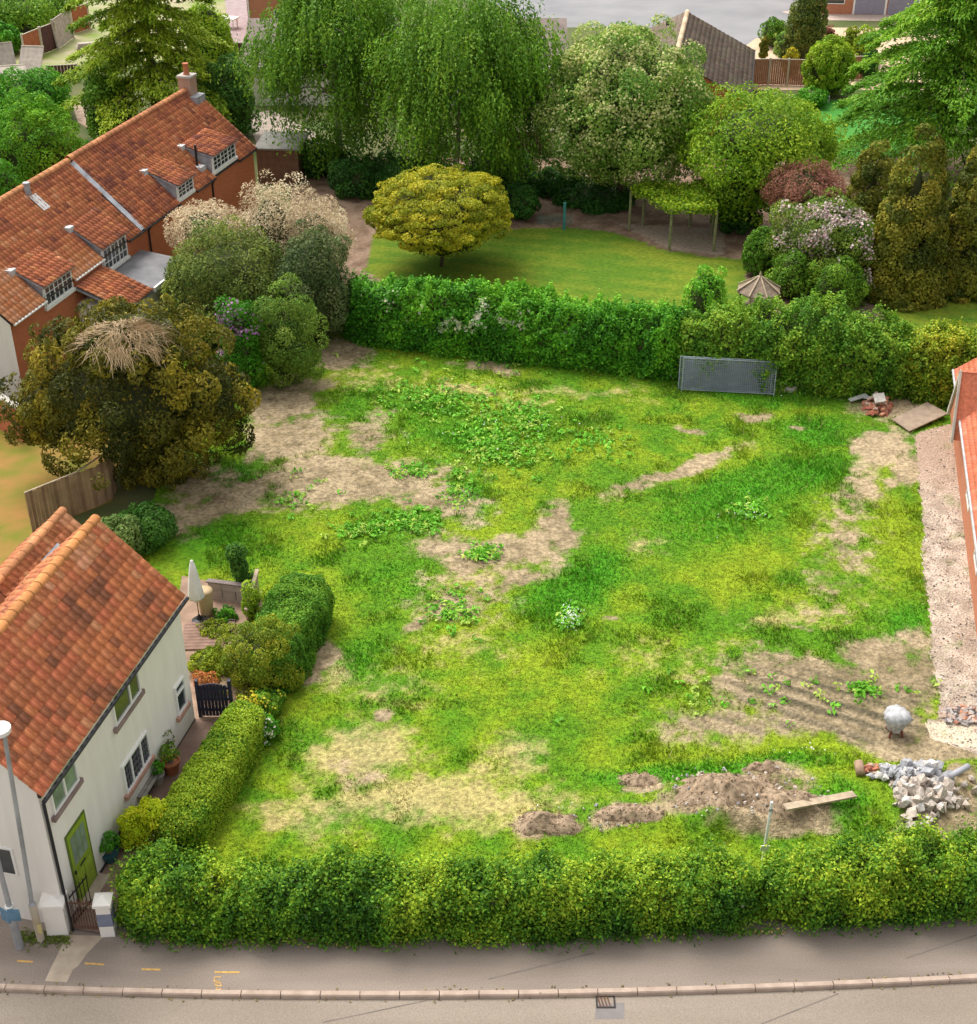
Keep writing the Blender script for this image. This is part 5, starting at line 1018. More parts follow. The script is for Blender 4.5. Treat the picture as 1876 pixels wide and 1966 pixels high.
for (x, y, rx, ry, Y, lab) in ((750,352,64,46,79,'dark shrub between the two birch trunks'),(905,365,62,42,77.8,'dark shrub at the foot of the tall birch'),(965,335,66,52,79.5,'dark leafy shrub right of the tall birch trunk'),(1065,365,48,42,78,'dark shrub between the tall birch and the pale tree'),(620,315,50,46,81,'dark shrub beside the courtyard under the left birch')):
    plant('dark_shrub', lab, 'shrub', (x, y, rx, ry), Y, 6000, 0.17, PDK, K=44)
plant('yellow_maple', 'umbrella shaped yellow green maple on the neighbour lawn', 'tree', (845,412,138,96), 66.5, 44000, 0.13, [(0.09,0.12,0.006),(0.17,0.19,0.01),(0.27,0.26,0.014),(0.37,0.32,0.02)], K=360, cr=0.12, flat=0.4, bottom=-0.28, core=0.74, rough=0.2, trunk=0.10, ground=False, spread=0.45, crown='crown', asp=0.6, tint=0.6)
plant('pale_tree', 'broad grey green tree in cream blossom left of the lime tree', 'tree', (1200,215,168,168), 76.0, 50000, 0.17, PWB, K=190, cr=0.17, core=0.68, blossom=(5000, 0.14, [(0.48,0.48,0.18),(0.62,0.60,0.27)]), rough=0.3, bottom=-0.9, trunk=0.22, ground=False, crown='crown')
plant('lime_tree', 'fresh lime green leafy tree beside the pale flowering tree', 'tree', (1450,265,155,105), 72.0, 38000, 0.16, [(0.04,0.10,0.006),(0.09,0.18,0.01),(0.17,0.27,0.014),(0.31,0.37,0.03)], rough=0.5, K=120, cr=0.22, core=0.5, trunk=0.2, ground=False, crown='crown', extra=((1400,370,85,70),(1550,280,60,55),(1500,370,70,50)))
plant('copper_shrub', 'copper red leaved shrub behind the pink flowering bush', 'shrub', (1545,368,80,62), 68.0, 14000, 0.13, PCO, K=70, cr=0.24, asp=0.35, ground=False, trunk=0.1)
plant('pink_bush', 'large arching bush covered in pale pink blossom', 'bush', (1585,470,110,106), 64.5, 25000, 0.12, [(0.03,0.07,0.008),(0.07,0.13,0.014),(0.13,0.18,0.02),(0.20,0.25,0.04)], K=100, cr=0.2, blossom=(2600, 0.12, PPINK))
plant('clipped_dome', 'smooth clipped green dome left of the pink bush', 'bush', (1462,495,36,58), 65.5, 9000, 0.11, [(0.04,0.11,0.01),(0.07,0.16,0.012),(0.10,0.20,0.015)], K=160, cr=0.12, rough=0.05)
plant('leafy_shrub', 'leafy green shrub in front of the pink bush', 'shrub', (1610,540,55,50), 61.5, 8000, 0.12, PBI, K=50, rough=0.6)
plant('leafy_shrub', 'mid green shrub behind the conical bird house roof', 'shrub', (1520,512,42,38), 62.6, 5000, 0.12, PBI, K=40, rough=0.6)
plant('young_shrub', 'upright fresh green shrub poking above the tall hedge', 'shrub', (1355,555,44,52), 58.4, 5500, 0.13, [(0.06,0.20,0.012),(0.12,0.30,0.02),(0.20,0.38,0.03)], K=40, cr=0.26)
plant('dark_conifer', 'tall bronze green conifer right of the pink bush', 'tree', (1752,420,82,172), 63.0, 44000, 0.17, PCON, kind='cone', K=220, cr=0.34, power=0.5, tint=0.75)
plant('dark_conifer', 'bronze green conifer cut by the right edge', 'tree', (1868,430,66,160), 63.5, 32000, 0.17, PCON, kind='cone', K=200, cr=0.36, power=0.5, tint=0.75)
plant('dark_conifer', 'shadowy conifer half hidden behind the copper shrub', 'tree', (1672,385,58,120), 67.0, 20000, 0.18, PCON[:3]+[(0.12,0.13,0.02)], kind='cone', K=150, cr=0.38, power=0.5, tint=0.75)
cedar('cedar_tree', 'broad bright green cedar with drooping sprays at the top right', (1800,345), 15.5, 7.6, 74, 1750, [(0.025,0.08,0.006),(0.06,0.16,0.010),(0.12,0.24,0.015),(0.21,0.33,0.025)], group='cedar trees', leaf=0.27, droop=0.5, zlow=0.16)
plant('columnar_cypress', 'dark columnar cypress at the gravel garden', 'tree', (1551,36,38,78), 106.0, 12000, 0.17, [(0.02,0.04,0.008),(0.05,0.085,0.012),(0.10,0.13,0.02),(0.17,0.17,0.03)], K=120, cr=0.2, rough=0.1)
plant('round_bush', 'round golden green bush in front of the brown fence', 'bush', (1594,118,50,48), 97.5, 13000, 0.16, PLIME[:3]+[(0.28,0.33,0.02)], K=110, cr=0.16, rough=0.12)
for (x, y, rx, ry, Y, pal, nm, lab) in ((1664,74,24,20,106,PLIME,'round_bush','small lime green ball bush on the gravel'),(1636,68,20,16,108,PY,'round_bush','small olive ball bush left of the lime ball'),(1672,101,17,9,101.5,PDK,'low_shrub','low dark cushion shrub on the gravel'),
        (1590,62,22,12,110,PCO,'low_shrub','dark red low shrub behind the cypress'),(1512,74,26,20,107,PWB,'low_shrub','silvery white flowered shrub left of the cypress'),(1488,50,30,20,111,PBI,'low_shrub','olive green shrub by the back road'),
        (1468,78,9,8,107,PCON,'low_shrub','tiny brown green shrub near the roof edge'),(1520,98,16,5,102.5,PG,'low_shrub','flat yellow ground shrub on the gravel'),(1840,100,60,30,103,PBI,'low_shrub','green shrub behind the right cedar')):
    plant(nm, lab, 'shrub', (x, y, rx, ry), Y, 2600, 0.16, pal, K=40, cr=0.22)
plant('low_shrub', 'green border shrubs at the foot of the round bush', 'shrub', (1560,180,34,14), 95.0, 2600, 0.17, PV, K=30)

# ================================================================ THINGS
# street lamp and sign pole ------------------------------------------------
lb = gp(79, 1805); lamp = empty('street_lamp', (lb[0], lb[1], 0), 0, 'grey street lamp column with white lantern in front of the cottage gable', 'lamp')
LH = 6.6
MB().tube([(0, 0, -0.02), (0, 0, 1.25)], 0.095, 12).build('base_column', mat('buff_column', (0.40, 0.32, 0.22), scale=2, col2=(0.50, 0.45, 0.38)), lamp)
MB().tube([(0, 0, 1.25), (0, 0, 1.33), (0.29, 0, LH-0.2), (0.30, 0, LH)], [0.095, 0.055, 0.05, 0.05], 10).build('column', M_STEEL, lamp)
MB().lathe([(0.05, LH-0.1), (0.07, LH), (0.24, LH+0.03), (0.25, LH+0.14), (0.12, LH+0.2)], 14, (0.22, 0, 0)).build('lantern', M_UPVC, lamp)
MB().box(0.03, -0.115, 0.35, 0.12, -0.085, 0.65).build('door_plate', mat('yellow_plate', (0.55, 0.45, 0.2)), lamp)
pb_ = gp(38, 1818); pole = empty('sign_post', (pb_[0], pb_[1], 0), 0, 'grey post with two blue sign plates at the bottom left', 'sign')
MB().tube([(0, 0, -0.02), (0, 0, 1.0), (0, 0, 1.05), (0, 0, 3.3)], [0.105, 0.10, 0.07, 0.06], 12).build('post', M_STEEL, pole)
M_BLUE = mat('blue_sign', (0.10, 0.20, 0.30), var=0.2, scale=4, rough=0.5)
MB().box(-0.02, -0.13, 1.05, 0.26, -0.105, 1.42).build('sign_plate', M_BLUE, pole); MB().beam((-0.26, 0.03, 1.15), (-0.02, -0.12, 1.15), 0.02, 0.42).build('sign_plate', M_BLUE, pole)
MB().tube([(0, 0, 1.38), (0, 0, 1.44)], 0.11, 10).build('clamp', M_UPVC, pole)
# gate pillars and iron gate ------------------------------------------------
c0, c1 = gp(92, 1790), gp(132, 1786)
def pillar(name, label, x0, y0, w, d, h, rz, band=None):
    r_ = empty(name, (x0, y0, 0), rz, label, 'pillar'); MB().box(-w/2, 0, -0.03, w/2, d, h).build('shaft', M_WHITEWALL, r_)
    q = 0.05; MB().add([(-w/2-q,-q,h),(w/2+q,-q,h),(w/2+q,d+q,h),(-w/2-q,d+q,h),(-w/2-q,-q,h+.08),(w/2+q,-q,h+.08),(w/2+q,d+q,h+.08),(-w/2-q,d+q,h+.08),(0,d/2,h+.2)],
        [(0,1,5,4),(1,2,6,5),(2,3,7,6),(3,0,4,7),(4,5,8),(5,6,8),(6,7,8),(7,4,8),(3,2,1,0)]).build('cap', M_WHITEWALL, r_)
    if band: MB().box(-w/2-0.008, -0.008, h*0.35, w/2+0.008, d+0.008, h*0.75).build('painted_band', band, r_)
    return r_
pillar('gate_pillar', 'white capped pillar against the cottage corner by the lamp', (c0[0]+c1[0])/2+0.04, (c0[1]+c1[1])/2-0.16, 0.5, 0.42, 1.0, R(4))
p2_ = gp(207, 1796); pillar('gate_pillar', 'white pillar with grey blue band at the hedge end', p2_[0]+0.02, p2_[1]-0.05, 0.34, 0.34, 1.05, R(4), mat('grey_blue_paint', (0.20, 0.22, 0.30)))
g0, g1 = gp(142, 1784), gp(192, 1786); gt = empty('iron_gate', (g0[0]+0.05, g0[1]-0.05, 0), math.atan2(g1[1]-g0[1], g1[0]-g0[0]), 'brown wrought iron bar gate between two white pillars', 'gate')
gwid = np.linalg.norm(g1-g0)-0.1
for i in range(9): x = i*gwid/8; MB().tube([(x, 0, 0.06), (x, 0, 1.02+0.10*math.sin(math.pi*i/8))], 0.014, 6).build('bar', M_RUST, gt)
for z in (0.12, 0.95): MB().box(-0.01, -0.016, z, gwid+0.01, 0.016, z+0.035).build('rail', M_RUST, gt)
MB().tube([(-0.06, 0, 0), (-0.06, 0, 1.25)], 0.03, 8).build('gate_post', M_IRON, gt)
gs = empty('iron_side_gate', (g0[0]+0.02, g0[1]+0.10, 0), R(70), 'black iron railing folded open against the cottage door side', 'railing')
for i in range(6): MB().tube([(i*0.14, 0, 0.05), (i*0.14, 0, 1.1)], 0.012, 6).build('bar', M_IRON, gs)
for z in (0.15, 0.98): MB().box(-0.02, -0.014, z, 0.74, 0.014, z+0.03).build('rail', M_IRON, gs)
# cottage path ---------------------------------------------------------------
M_SLAB = mat('brown_slab', (0.20, 0.125, 0.095), scale=2.5, col2=(0.27, 0.18, 0.14), bump=0.4)
sheet('cottage_path', [(135,1786),(196,1796),(300,1640),(345,1560),(445,1392),(378,1383),(250,1590)], 0.095, M_SLAB)
sheet('patio', [(372,1385),(445,1392),(520,1290),(500,1140),(350,1110),(340,1180)], 0.10, mat('patio_ground', (0.30, 0.20, 0.14), var=0.25, scale=2))
dk0, dk1 = gp(362, 1245), gp(432, 1202)
dkx, dky = G(398, 1222)[:2]; deck = empty('timber_deck', (dkx, dky, 0.1), R(2), 'brown plank decking beside the white cottage corner', 'deck')
for i in range(9): MB().box(-0.75, -0.85+i*0.16, 0.0, 0.6, -0.85+i*0.16+0.145, 0.06).build('plank', mat('deck_plank', (0.26, 0.16, 0.12), var=0.2, scale=3), deck)
# dark gate
n0, n1 = gp(381, 1386), gp(440, 1386); ng = empty('wooden_gate', (n0[0]+0.06, n0[1]+0.12, 0.095), 0, 'dark navy slatted wooden gate beside the cottage', 'gate'); ngw = n1[0]-n0[0]
for i in range(8): MB().box(0.06+i*(ngw-0.1)/8, -0.02, 0.05, 0.06+(i+0.86)*(ngw-0.1)/8, 0.015, 1.18+0.06*math.sin(i*0.45)).build('slat', M_NAVY, ng)
for z in (0.2, 0.6, 1.0): MB().box(0.03, 0.017, z, ngw, 0.06, z+0.09).build('rail', M_NAVY, ng)
for x in (-0.05, ngw): MB().box(x, -0.04, -0.05, x+0.09, 0.07, 1.35).build('gate_post', M_NAVY, ng)
pp = gp(398, 1335); 
pot_n = [0]
def pot(label, px, py, r, h, m, dz=0.095, pal=None, n=500, lf=0.07, spread=1.2, hh=0.35):
    p = gp(px, py); o = empty('plant_pot', (p[0], p[1], dz), 0, label, 'pot')
    MB().lathe([(r*0.68, 0), (r*0.95, h*0.85), (r*1.06, h*0.86), (r*1.06, h), (r*0.9, h), (r*0.88, h*0.9)], 16).build('pot', m, o)
    MB().lathe([(r*0.86, h*0.84), (r*0.2, h*0.92)], 14).build('soil', MATS['bed_soil'], o)
    if pal:
        rng = rng_(); P, N, T = crown_pts(rng, (0, 0, h+hh*0.55), (r*spread, r*spread, hh*0.6), n, 16, 0.4)
        fo = link('foliage', leaf_mesh('foliage', P, N, lf, pal_col(pal, 0.5*T+0.5*rng.uniform(0, 1, n), rng), rng), M_LEAF, o)
        s_ = MB()
        for k in range(5): s_.tube([(0.04*math.cos(k*1.3), 0.04*math.sin(k*1.3), h*0.85), (r*0.6*math.cos(k*1.3), r*0.6*math.sin(k*1.3), h+hh*0.7)], [0.012, 0.006], 5)
        s_.build('stem', M_BARK, fo)
    return o
pot('terracotta pot with a leafy plant beside the cottage path', 331, 1487, 0.26, 0.42, M_TERRA, pal=PH, n=420, hh=0.5, spread=1.1)
pot('blue green glazed pot with leafy plant near the green door', 213, 1655, 0.24, 0.3, mat('teal_glaze', (0.03, 0.10, 0.12), rough=0.3), pal=PV, n=900, hh=0.55, spread=1.25)
pot('small terracotta pot in the corner behind the dark gate', 388, 1330, 0.22, 0.3, M_TERRA, dz=0.1, pal=[(0.25, 0.08, 0.03), (0.42, 0.16, 0.06), (0.2, 0.2, 0.03)], n=350)
pot('second terracotta pot in the corner behind the dark gate, nearer the hedge', 412, 1332, 0.2, 0.28, M_TERRA, dz=0.1, pal=[(0.25, 0.08, 0.03), (0.40, 0.14, 0.05), (0.2, 0.2, 0.03)], n=350)
pot('grey stone pot with green ball plant by the lower window', 305, 1508, 0.2, 0.35, M_STONE, pal=PV, n=420, hh=0.36)
pot('small grey trough pot at the foot of the wall', 252, 1553, 0.17, 0.3, M_STONE, pal=PDK, n=260, hh=0.25)
pot('dark plastic pot against the wall left of the lime shrub', 228, 1622, 0.17, 0.3, M_BLACK)
bq = gp(288, 1530); bn = empty('garden_bench', (bq[0]+0.02, bq[1], 0.095), P0[0]*0+math.atan2((P1-P0)[1], (P1-P0)[0]), 'weathered grey wooden bench along the cottage wall', 'bench')
for i in range(3): MB().box(-0.6, -0.16+i*0.12, 0.40, 0.6, -0.06+i*0.12, 0.44).build('seat_slat', mat('grey_timber', (0.26, 0.24, 0.21), var=0.25, scale=4), bn)
for x in (-0.55, 0.47):
    for y in (-0.14, 0.1): MB().box(x, y, 0, x+0.07, y+0.06, 0.40).build('leg', MATS['grey_timber'], bn)
for z in (0.55, 0.68): MB().box(-0.6, 0.19, z, 0.6, 0.22, z+0.09).build('back_slat', MATS['grey_timber'], bn)
for x in (-0.57, 0.5): MB().box(x, 0.221, 0.0, x+0.07, 0.26, 0.8).build('back_post', MATS['grey_timber'], bn)
# parasol, water butt, low wall, posts ---------------------------------------
pq = gp(384, 1197); pr = empty('parasol', (pq[0], pq[1], 0.1), 0, 'closed white garden parasol on a dark base in the patio', 'parasol')
MB().lathe([(0.24, 0), (0.25, 0.04), (0.1, 0.09), (0.04, 0.25)], 14).build('base', M_BLACK, pr); MB().tube([(0, 0, 0.1), (0, 0, 2.35)], 0.02, 8).build('pole', mat('wood_pole', (0.3, 0.2, 0.12)), pr)
MB().lathe([(0.235, 0.92), (0.24, 0.98), (0.19, 1.4), (0.13, 1.85), (0.085, 2.2), (0.05, 2.26), (0.05, 2.33), (0.012, 2.36)], 24, wob=lambda k, z: (0.13 if k % 3 == 0 else -0.05)*(1 if z < 2.2 else 0)).build('canopy', mat('cream_canvas', (0.72, 0.70, 0.66), var=0.06), pr, True)
wq = gp(397, 1192); wb = empty('water_butt', (wq[0]-0.02, wq[1]+0.25, 0.1), 0, 'beige water butt standing beside the parasol', 'water butt')
M_BUFF = mat('buff_plastic', (0.46, 0.34, 0.19), var=0.08, rough=0.55)
MB().lathe([(0.2, 0), (0.215, 0.1), (0.245, 0.78), (0.245, 0.85)], 18).build('barrel', M_BUFF, wb, True); MB().lathe([(0.265, 0.85), (0.275, 0.89), (0.265, 0.94), (0.15, 0.98)], 18).build('lid', M_BUFF, wb, True)
lq0, lq1 = gp(400, 1168), gp(462, 1176); lw = empty('low_wall', (lq0[0], lq0[1]+0.35, 0), math.atan2(lq1[1]-lq0[1], lq1[0]-lq0[0]), 'short grey blockwork wall behind the water butt', 'wall')
for r_ in range(3):
    for c_ in range(3): MB().box(c_*0.46+0.004+(0.0 if r_ % 2 == 0 else 0.02), 0, 0.0+r_*0.26+0.003, c_*0.46+0.455, 0.14, r_*0.26+0.256).build('block', mat('wall_block', (0.36, 0.31, 0.29), var=0.15, scale=3), lw)
MB().box(-0.05, -0.02, 0.785, 1.5, 0.17, 0.83).build('coping', mat('dark_coping', (0.2, 0.16, 0.15)), lw)
tq0, tq1 = gp(478, 1215), gp(498, 1140); tf_ = empty('timber_fence', (tq0[0], tq0[1], 0), math.atan2(tq1[1]-tq0[1], tq1[0]-tq0[0]), 'short weathered timber fence under the climber', 'fence')
for i in range(5): MB().box(i*0.42, -0.03, 0, i*0.42+0.38, 0.03, 0.9).build('board', M_WOOD, tf_)
MB().box(-0.05, -0.06, 0.9, 2.2, 0.06, 0.96).build('rail', M_WOOD, tf_)
rb0 = G(420, 1212); rbx = empty('raised_bed', (rb0[0], rb0[1], 0.1), R(-4), 'dark timber raised planting bed on the patio', 'planter')
for y in (-0.3, 0.25): MB().box(-0.5, y, 0, 0.5, y+0.05, 0.18).build('board', mat('dark_board', (0.07, 0.06, 0.055)), rbx)
MB().box(-0.5, -0.25, 0, 0.5, 0.25, 0.14).build('soil', MATS['bed_soil'], rbx)
# curved wooden fence under the yew -------------------------------------------
fpts = np.array([gp(62, 1022), gp(100, 1004), gp(150, 985), gp(195, 968), gp(216, 955), gp(225, 935)]); ff = empty('wooden_fence', (fpts[0][0], fpts[0][1], 0), 0, 'curved tan board fence below the yew tree', 'fence')
FR = resample(fpts, 0.155)
for i in range(len(FR)-1):
    a, b = FR[i]-fpts[0], FR[i+1]-fpts[0]; d = (b-a)*0.06
    MB().beam((*(a+d), 0.78-0.02*(i % 3)), (*(b-d), 0.78-0.02*(i % 3)), 0.022, 1.66).build('board', M_FENCE2 if i % 3 == 1 else M_FENCE, ff)
MB().beam((*(FR[0]-fpts[0]), 1.635), (*(FR[len(FR)//2]-fpts[0]), 1.635), 0.06, 0.04).build('top_rail', M_WOOD, ff); MB().beam((*(FR[len(FR)//2]-fpts[0]), 1.635), (*(FR[-1]-fpts[0]), 1.635), 0.06, 0.04).build('top_rail', M_WOOD, ff)
bw0, bw1 = gp(-40, 800), gp(45, 850); bw = empty('garden_wall', (bw0[0], bw0[1], 0), math.atan2(bw1[1]-bw0[1], bw1[0]-bw0[0]), 'low red brick garden wall left of the yew', 'wall')
MB().box(0, 0, -0.05, np.linalg.norm(bw1-bw0), 0.22, 1.5).build('brickwork', M_BRICK, bw); MB().box(-0.05, -0.04, 1.5, np.linalg.norm(bw1-bw0)+.05, 0.26, 1.57).build('coping', M_STONE, bw)
# plot bits and pieces ---------------------------------------------------------
def on(px, py): p = gp(px, py); return p[0], p[1], ground_z(*p)
x, y, z = on(1464, 1655); y2 = y; mk = empty('marker_post', (x, y, z-0.05), 0, 'thin white marker post with a small white plate behind the front hedge notch', 'post')
ph = HZ((1464, 1655), 1540)-z+0.05
MB().tube([(0, 0, -0.03), (0.02, 0, ph)], [0.042, 0.036], 8).build('post', M_UPVC, mk); MB().box(-0.11, -0.05, 0.42, 0.13, -0.033, 0.60).build('plate', M_UPVC, mk); MB().box(-0.03, -0.04, ph-0.3, 0.07, -0.028, ph-0.2).build('bracket', M_STEEL, mk)
a = np.array(on(1500, 1594)); b = np.array(on(1636, 1549)); m = MB(); m.beam(a+[0, 0, 0.40], b+[0, 0, 0.24], 0.23, 0.06)
pk = m.build('plank', M_WOOD, None); props(pk, 'long pale timber plank lying across the soil mounds', 'plank')
ROCKS = [rock_mesh(300+i) for i in range(7)]
for i, me in enumerate(ROCKS): me.materials.append(mat('rubble_%d' % (i % 4), [(0.46, 0.40, 0.35), (0.36, 0.36, 0.38), (0.52, 0.44, 0.37), (0.58, 0.55, 0.52)][i % 4], var=0.22, scale=4, bump=0.5))
rr = np.random.default_rng(55)
def hull(cx, cy, rx, ry): 
    while True:
        u, w = rr.uniform(-1, 1, 2)
        if u*u+w*w < 1: return cx+u*rx, cy+w*ry
for cx, cy, rx, ry, n_, s0, s1, which, hb_ in ((1755,1508,62,26,56,.18,.42,(1,3,5,1),.42),(1768,1552,62,40,84,.16,.38,(0,2,3,4,6),.40),(1688,1498,26,16,14,.16,.30,(1,3,5),.15),(1845,1530,30,45,26,.12,.26,(2,0,6),.22),(1760,1590,30,16,14,.16,.3,(2,0),.1)):
    for q in range(n_):
        px_, py_ = hull(cx, cy, rx, ry); p = on(px_, py_); s = rr.uniform(s0, s1); e = 1-((px_-cx)/rx)**2-((py_-cy)/ry)**2
        wi = which[rr.integers(len(which))]; o = bpy.data.objects.new('rubble_lump', ROCKS[wi]); COL.objects.link(o)
        o.location = (p[0], p[1], p[2]+s*0.3+hb_*max(0, e)*rr.uniform(0.2, 1.0)*0.8); o.scale = (s*rr.uniform(.7, 1.5), s*rr.uniform(.7, 1.2), s*rr.uniform(.55, .95)); o.rotation_euler = tuple(rr.uniform(0, 6.28, 3))
        props(o, ['buff broken stone lump in the rubble heap', 'dark grey concrete lump in the rubble heap', 'tan broken stone lump in the rubble heap', 'whitish concrete lump in the rubble heap'][wi % 4]+' behind the hedge', 'rubble', ['buff rubble lumps', 'dark grey rubble lumps', 'tan rubble lumps', 'whitish rubble lumps'][wi % 4])
# heap body under the lumps
HEAPS = []
def heap(name, label, cx, cy, rx, ry, h, m, n=24, lump=0.3):
    c = np.array(on(cx, cy)); ex = np.array(on(cx+rx, cy)); ey = np.array(on(cx, cy-ry)); a_ = abs(ex[0]-c[0]); b_ = abs(ey[1]-c[1]); V = [(0, 0, h)]; F = []
    NR = 9; o_ = cx*0.37+cy
    def hz_(X_, Y_, t): return h*(1-t*t)**1.3*(0.35+1.3*(0.5+0.5*float(fbm(np.float64(X_*1.9+o_), np.float64(Y_*1.9), 31, 4)))*1.0)+lump*0.2*float(fbm(np.float64(X_*5+o_), np.float64(Y_*5), 37, 3))*(1-t)
    V = [(0, 0, hz_(0, 0, 0))]
    for j in range(1, NR+1):
        t = j/NR
        for i in range(n):
            an_ = 6.2832*i/n; q = t*(1+0.42*float(fbm(np.float64(math.cos(an_)*2.1+o_), np.float64(math.sin(an_)*2.1), 33, 4)))
            X_, Y_ = q*a_*math.cos(an_), q*b_*math.sin(an_); V.append((X_, Y_, (ground_z(c[0]+X_, c[1]+Y_)-c[2])+hz_(X_, Y_, t)-(0.06 if j == NR else 0)))
    for i in range(n): F.append((0, 1+i, 1+(i+1) % n))
    for j in range(NR-1):
        for i in range(n): F.append((1+j*n+i, 1+(j+1)*n+i, 1+(j+1)*n+(i+1) % n, 1+j*n+(i+1) % n))
    me = bpy.data.meshes.new(name); me.from_pydata(V, [], F); me.update(); o = link(name, me, m, None, c, smooth=True); props(o, label, kind='stuff'); HEAPS.append((np.array(V)+c, F, a_, b_, c)); return o
M_DIRT = mat('spoil', (0.17, 0.12, 0.075), scale=6.5, col2=(0.41, 0.30, 0.20), bump=1.0, bscale=10)
heap('rubble_fines', 'pale rubble fines under the grey rubble heap', 1765, 1535, 75, 50, 0.14, mat('rubble_fines', (0.40, 0.33, 0.27), var=0.3, scale=4, bump=0.8))
for (cx, cy, rx, ry, h, lb_) in ((1390,1540,112,40,.38,'broad brown soil mound behind the front hedge'),(1050,1588,66,24,.24,'small pale soil mound nearest the middle of the hedge'),(1226,1504,40,16,.18,'small round soil mound alone in the grass'),(1205,1574,60,20,.18,'low soil mound left of the broad mound'),(1505,1560,80,32,.22,'soil mound under the timber plank'),(1462,1486,34,14,.2,'little stony soil mound at the top of the heap')):
    heap('soil_mound', lb_, cx, cy, rx*1.0, ry*1.0, h*1.0, M_DIRT, 56, 1.0)
# clods and stones on the mounds
for q in range(120):
    px_, py_ = hull(1420, 1540, 190, 60) if q < 90 else hull(1120, 1575, 130, 30); p = on(px_, py_); s = rr.uniform(.05, .14); o = bpy.data.objects.new('soil_clod', ROCKS[rr.integers(7)]); COL.objects.link(o)
    o.location = (p[0], p[1], p[2]+0.22*np.exp(-((px_-1420)/150)**2-((py_-1540)/45)**2)+0.05); o.scale = (s, s, s*.7); o.rotation_euler = tuple(rr.uniform(0, 6, 3)); props(o, 'small stone lying on the brown soil mounds' if q < 90 else 'small stone beside the low soil mounds left of the broad one', 'stone', 'stones on the soil mounds' if q < 90 else 'stones by the low mounds')
# bricks ---------------------------------------------------------------------------
bmesh_ = []
for i, c_ in enumerate(((0.45, 0.16, 0.09), (0.52, 0.24, 0.15), (0.50, 0.36, 0.28), (0.34, 0.12, 0.08), (0.38, 0.34, 0.32), (0.2, 0.17, 0.16))):
    b_ = MB(); b_.box(-.108, -.051, -.033, .108, .051, .033); me = bpy.data.meshes.new('brick'); me.from_pydata(b_.v, [], b_.f); me.materials.append(mat('loose_brick_%d' % i, c_, var=0.2, scale=9)); bmesh_.append(me)
def bricks(cx, cy, rx, ry, n_, h, label, group, sc=1.0):
    for q in range(n_):
        px_, py_ = hull(cx, cy, rx, ry); p = gp(px_, py_); e = max(0, 1-((px_-cx)/rx)**2-((py_-cy)/ry)**2); o = bpy.data.objects.new('brick', bmesh_[bi := int((1, 2, 2, 4, 4, 5)[rr.integers(6)] if 'driveway' in group else rr.integers(4))]); COL.objects.link(o)
        o.location = (p[0], p[1], 0.09+h*e*rr.uniform(0.2, 1)); o.rotation_euler = (rr.normal()*0.4, rr.normal()*0.4, rr.uniform(0, 3.14)); o.scale = (sc,)*3; cn = ('red', 'orange', 'pale buff', 'dark red', 'grey', 'charcoal')[bi]; props(o, cn+' '+label, 'brick', cn+' bricks, '+group)
bricks(1684, 785, 27, 20, 60, 0.5, 'loose brick in the pile beside the timber board', 'brick pile by the board', 1.25)
bricks(1845, 1378, 42, 18, 70, 0.12, 'broken brick in the flat pile on the driveway', 'brick pile on the driveway', 1.0)
bricks(1668, 1487, 20, 11, 30, 0.28, 'brick fragment at the left end of the rubble heap', 'orange bricks by the rubble', 0.95)
p = on(1648, 1490); lg = MB(); lg.tube([(0.02, 0.22, 0.16), (-0.02, -0.2, 0.14)], 0.13, 12); lo = lg.build('log', mat('cut_log', (0.36, 0.24, 0.16), var=0.2, scale=5), None, True, p); props(lo, 'short round log lying left of the orange bricks', 'log')
p = on(1835, 1513); pp_ = MB(); pp_.tube([(-0.3, -0.16, 0.36), (0.3, 0.2, 0.42)], 0.085, 12); po = pp_.build('concrete_pipe', mat('pipe_grey', (0.36, 0.36, 0.39), var=0.15), None, True, p); props(po, 'grey pipe lying on top of the rubble heap', 'pipe')
p = gp(1684, 790); sb_ = MB(); sb_.add([(-.22,-.3,.5),(.22,-.25,.56),(.25,.3,.66),(-.2,.3,.6),(-.22,-.3,.56),(.22,-.25,.62),(.25,.3,.72),(-.2,.3,.66)], [(0,3,2,1),(4,5,6,7),(0,1,5,4),(1,2,6,5),(2,3,7,6),(3,0,4,7)]); so2 = sb_.build('stone_slab', M_STONE, None, False, (p[0], p[1], 0)); props(so2, 'small grey slab lying on the orange brick pile', 'slab')
bricks_h = [(1700+40*i, 1370) for i in range(0)]
# wrapped bundle --------------------------------------------------------------------
p = on(1716, 1412); wr = empty('wrapped_bundle', p, 0, 'rounded bundle wrapped in pale grey sheeting on dark red feet', 'bundle')
rw = np.random.default_rng(8)
MB().lathe([(0.20, 0.12), (0.24, 0.18), (0.27, 0.34), (0.36, 0.50), (0.39, 0.62), (0.34, 0.72), (0.2, 0.80), (0.05, 0.82)], 30, wob=lambda k, z: 0.10*math.sin(k*2.1+z*9)+0.08*math.sin(k*0.62+z*5)+0.07*math.sin(k*0.21)).build('sheeting', mat('pale_polythene', (0.40, 0.40, 0.41), rough=0.6, var=0.3, scale=7, spec=0.35, bump=0.8, bscale=7), wr, True)
for q in range(4): an_ = 0.8+q*1.57; MB().tube([(0.2*math.cos(an_), 0.2*math.sin(an_), 0.2), (0.27*math.cos(an_), 0.27*math.sin(an_), -0.02)], 0.035, 6).build('foot', mat('dark_red_steel', (0.16, 0.04, 0.03)), wr)
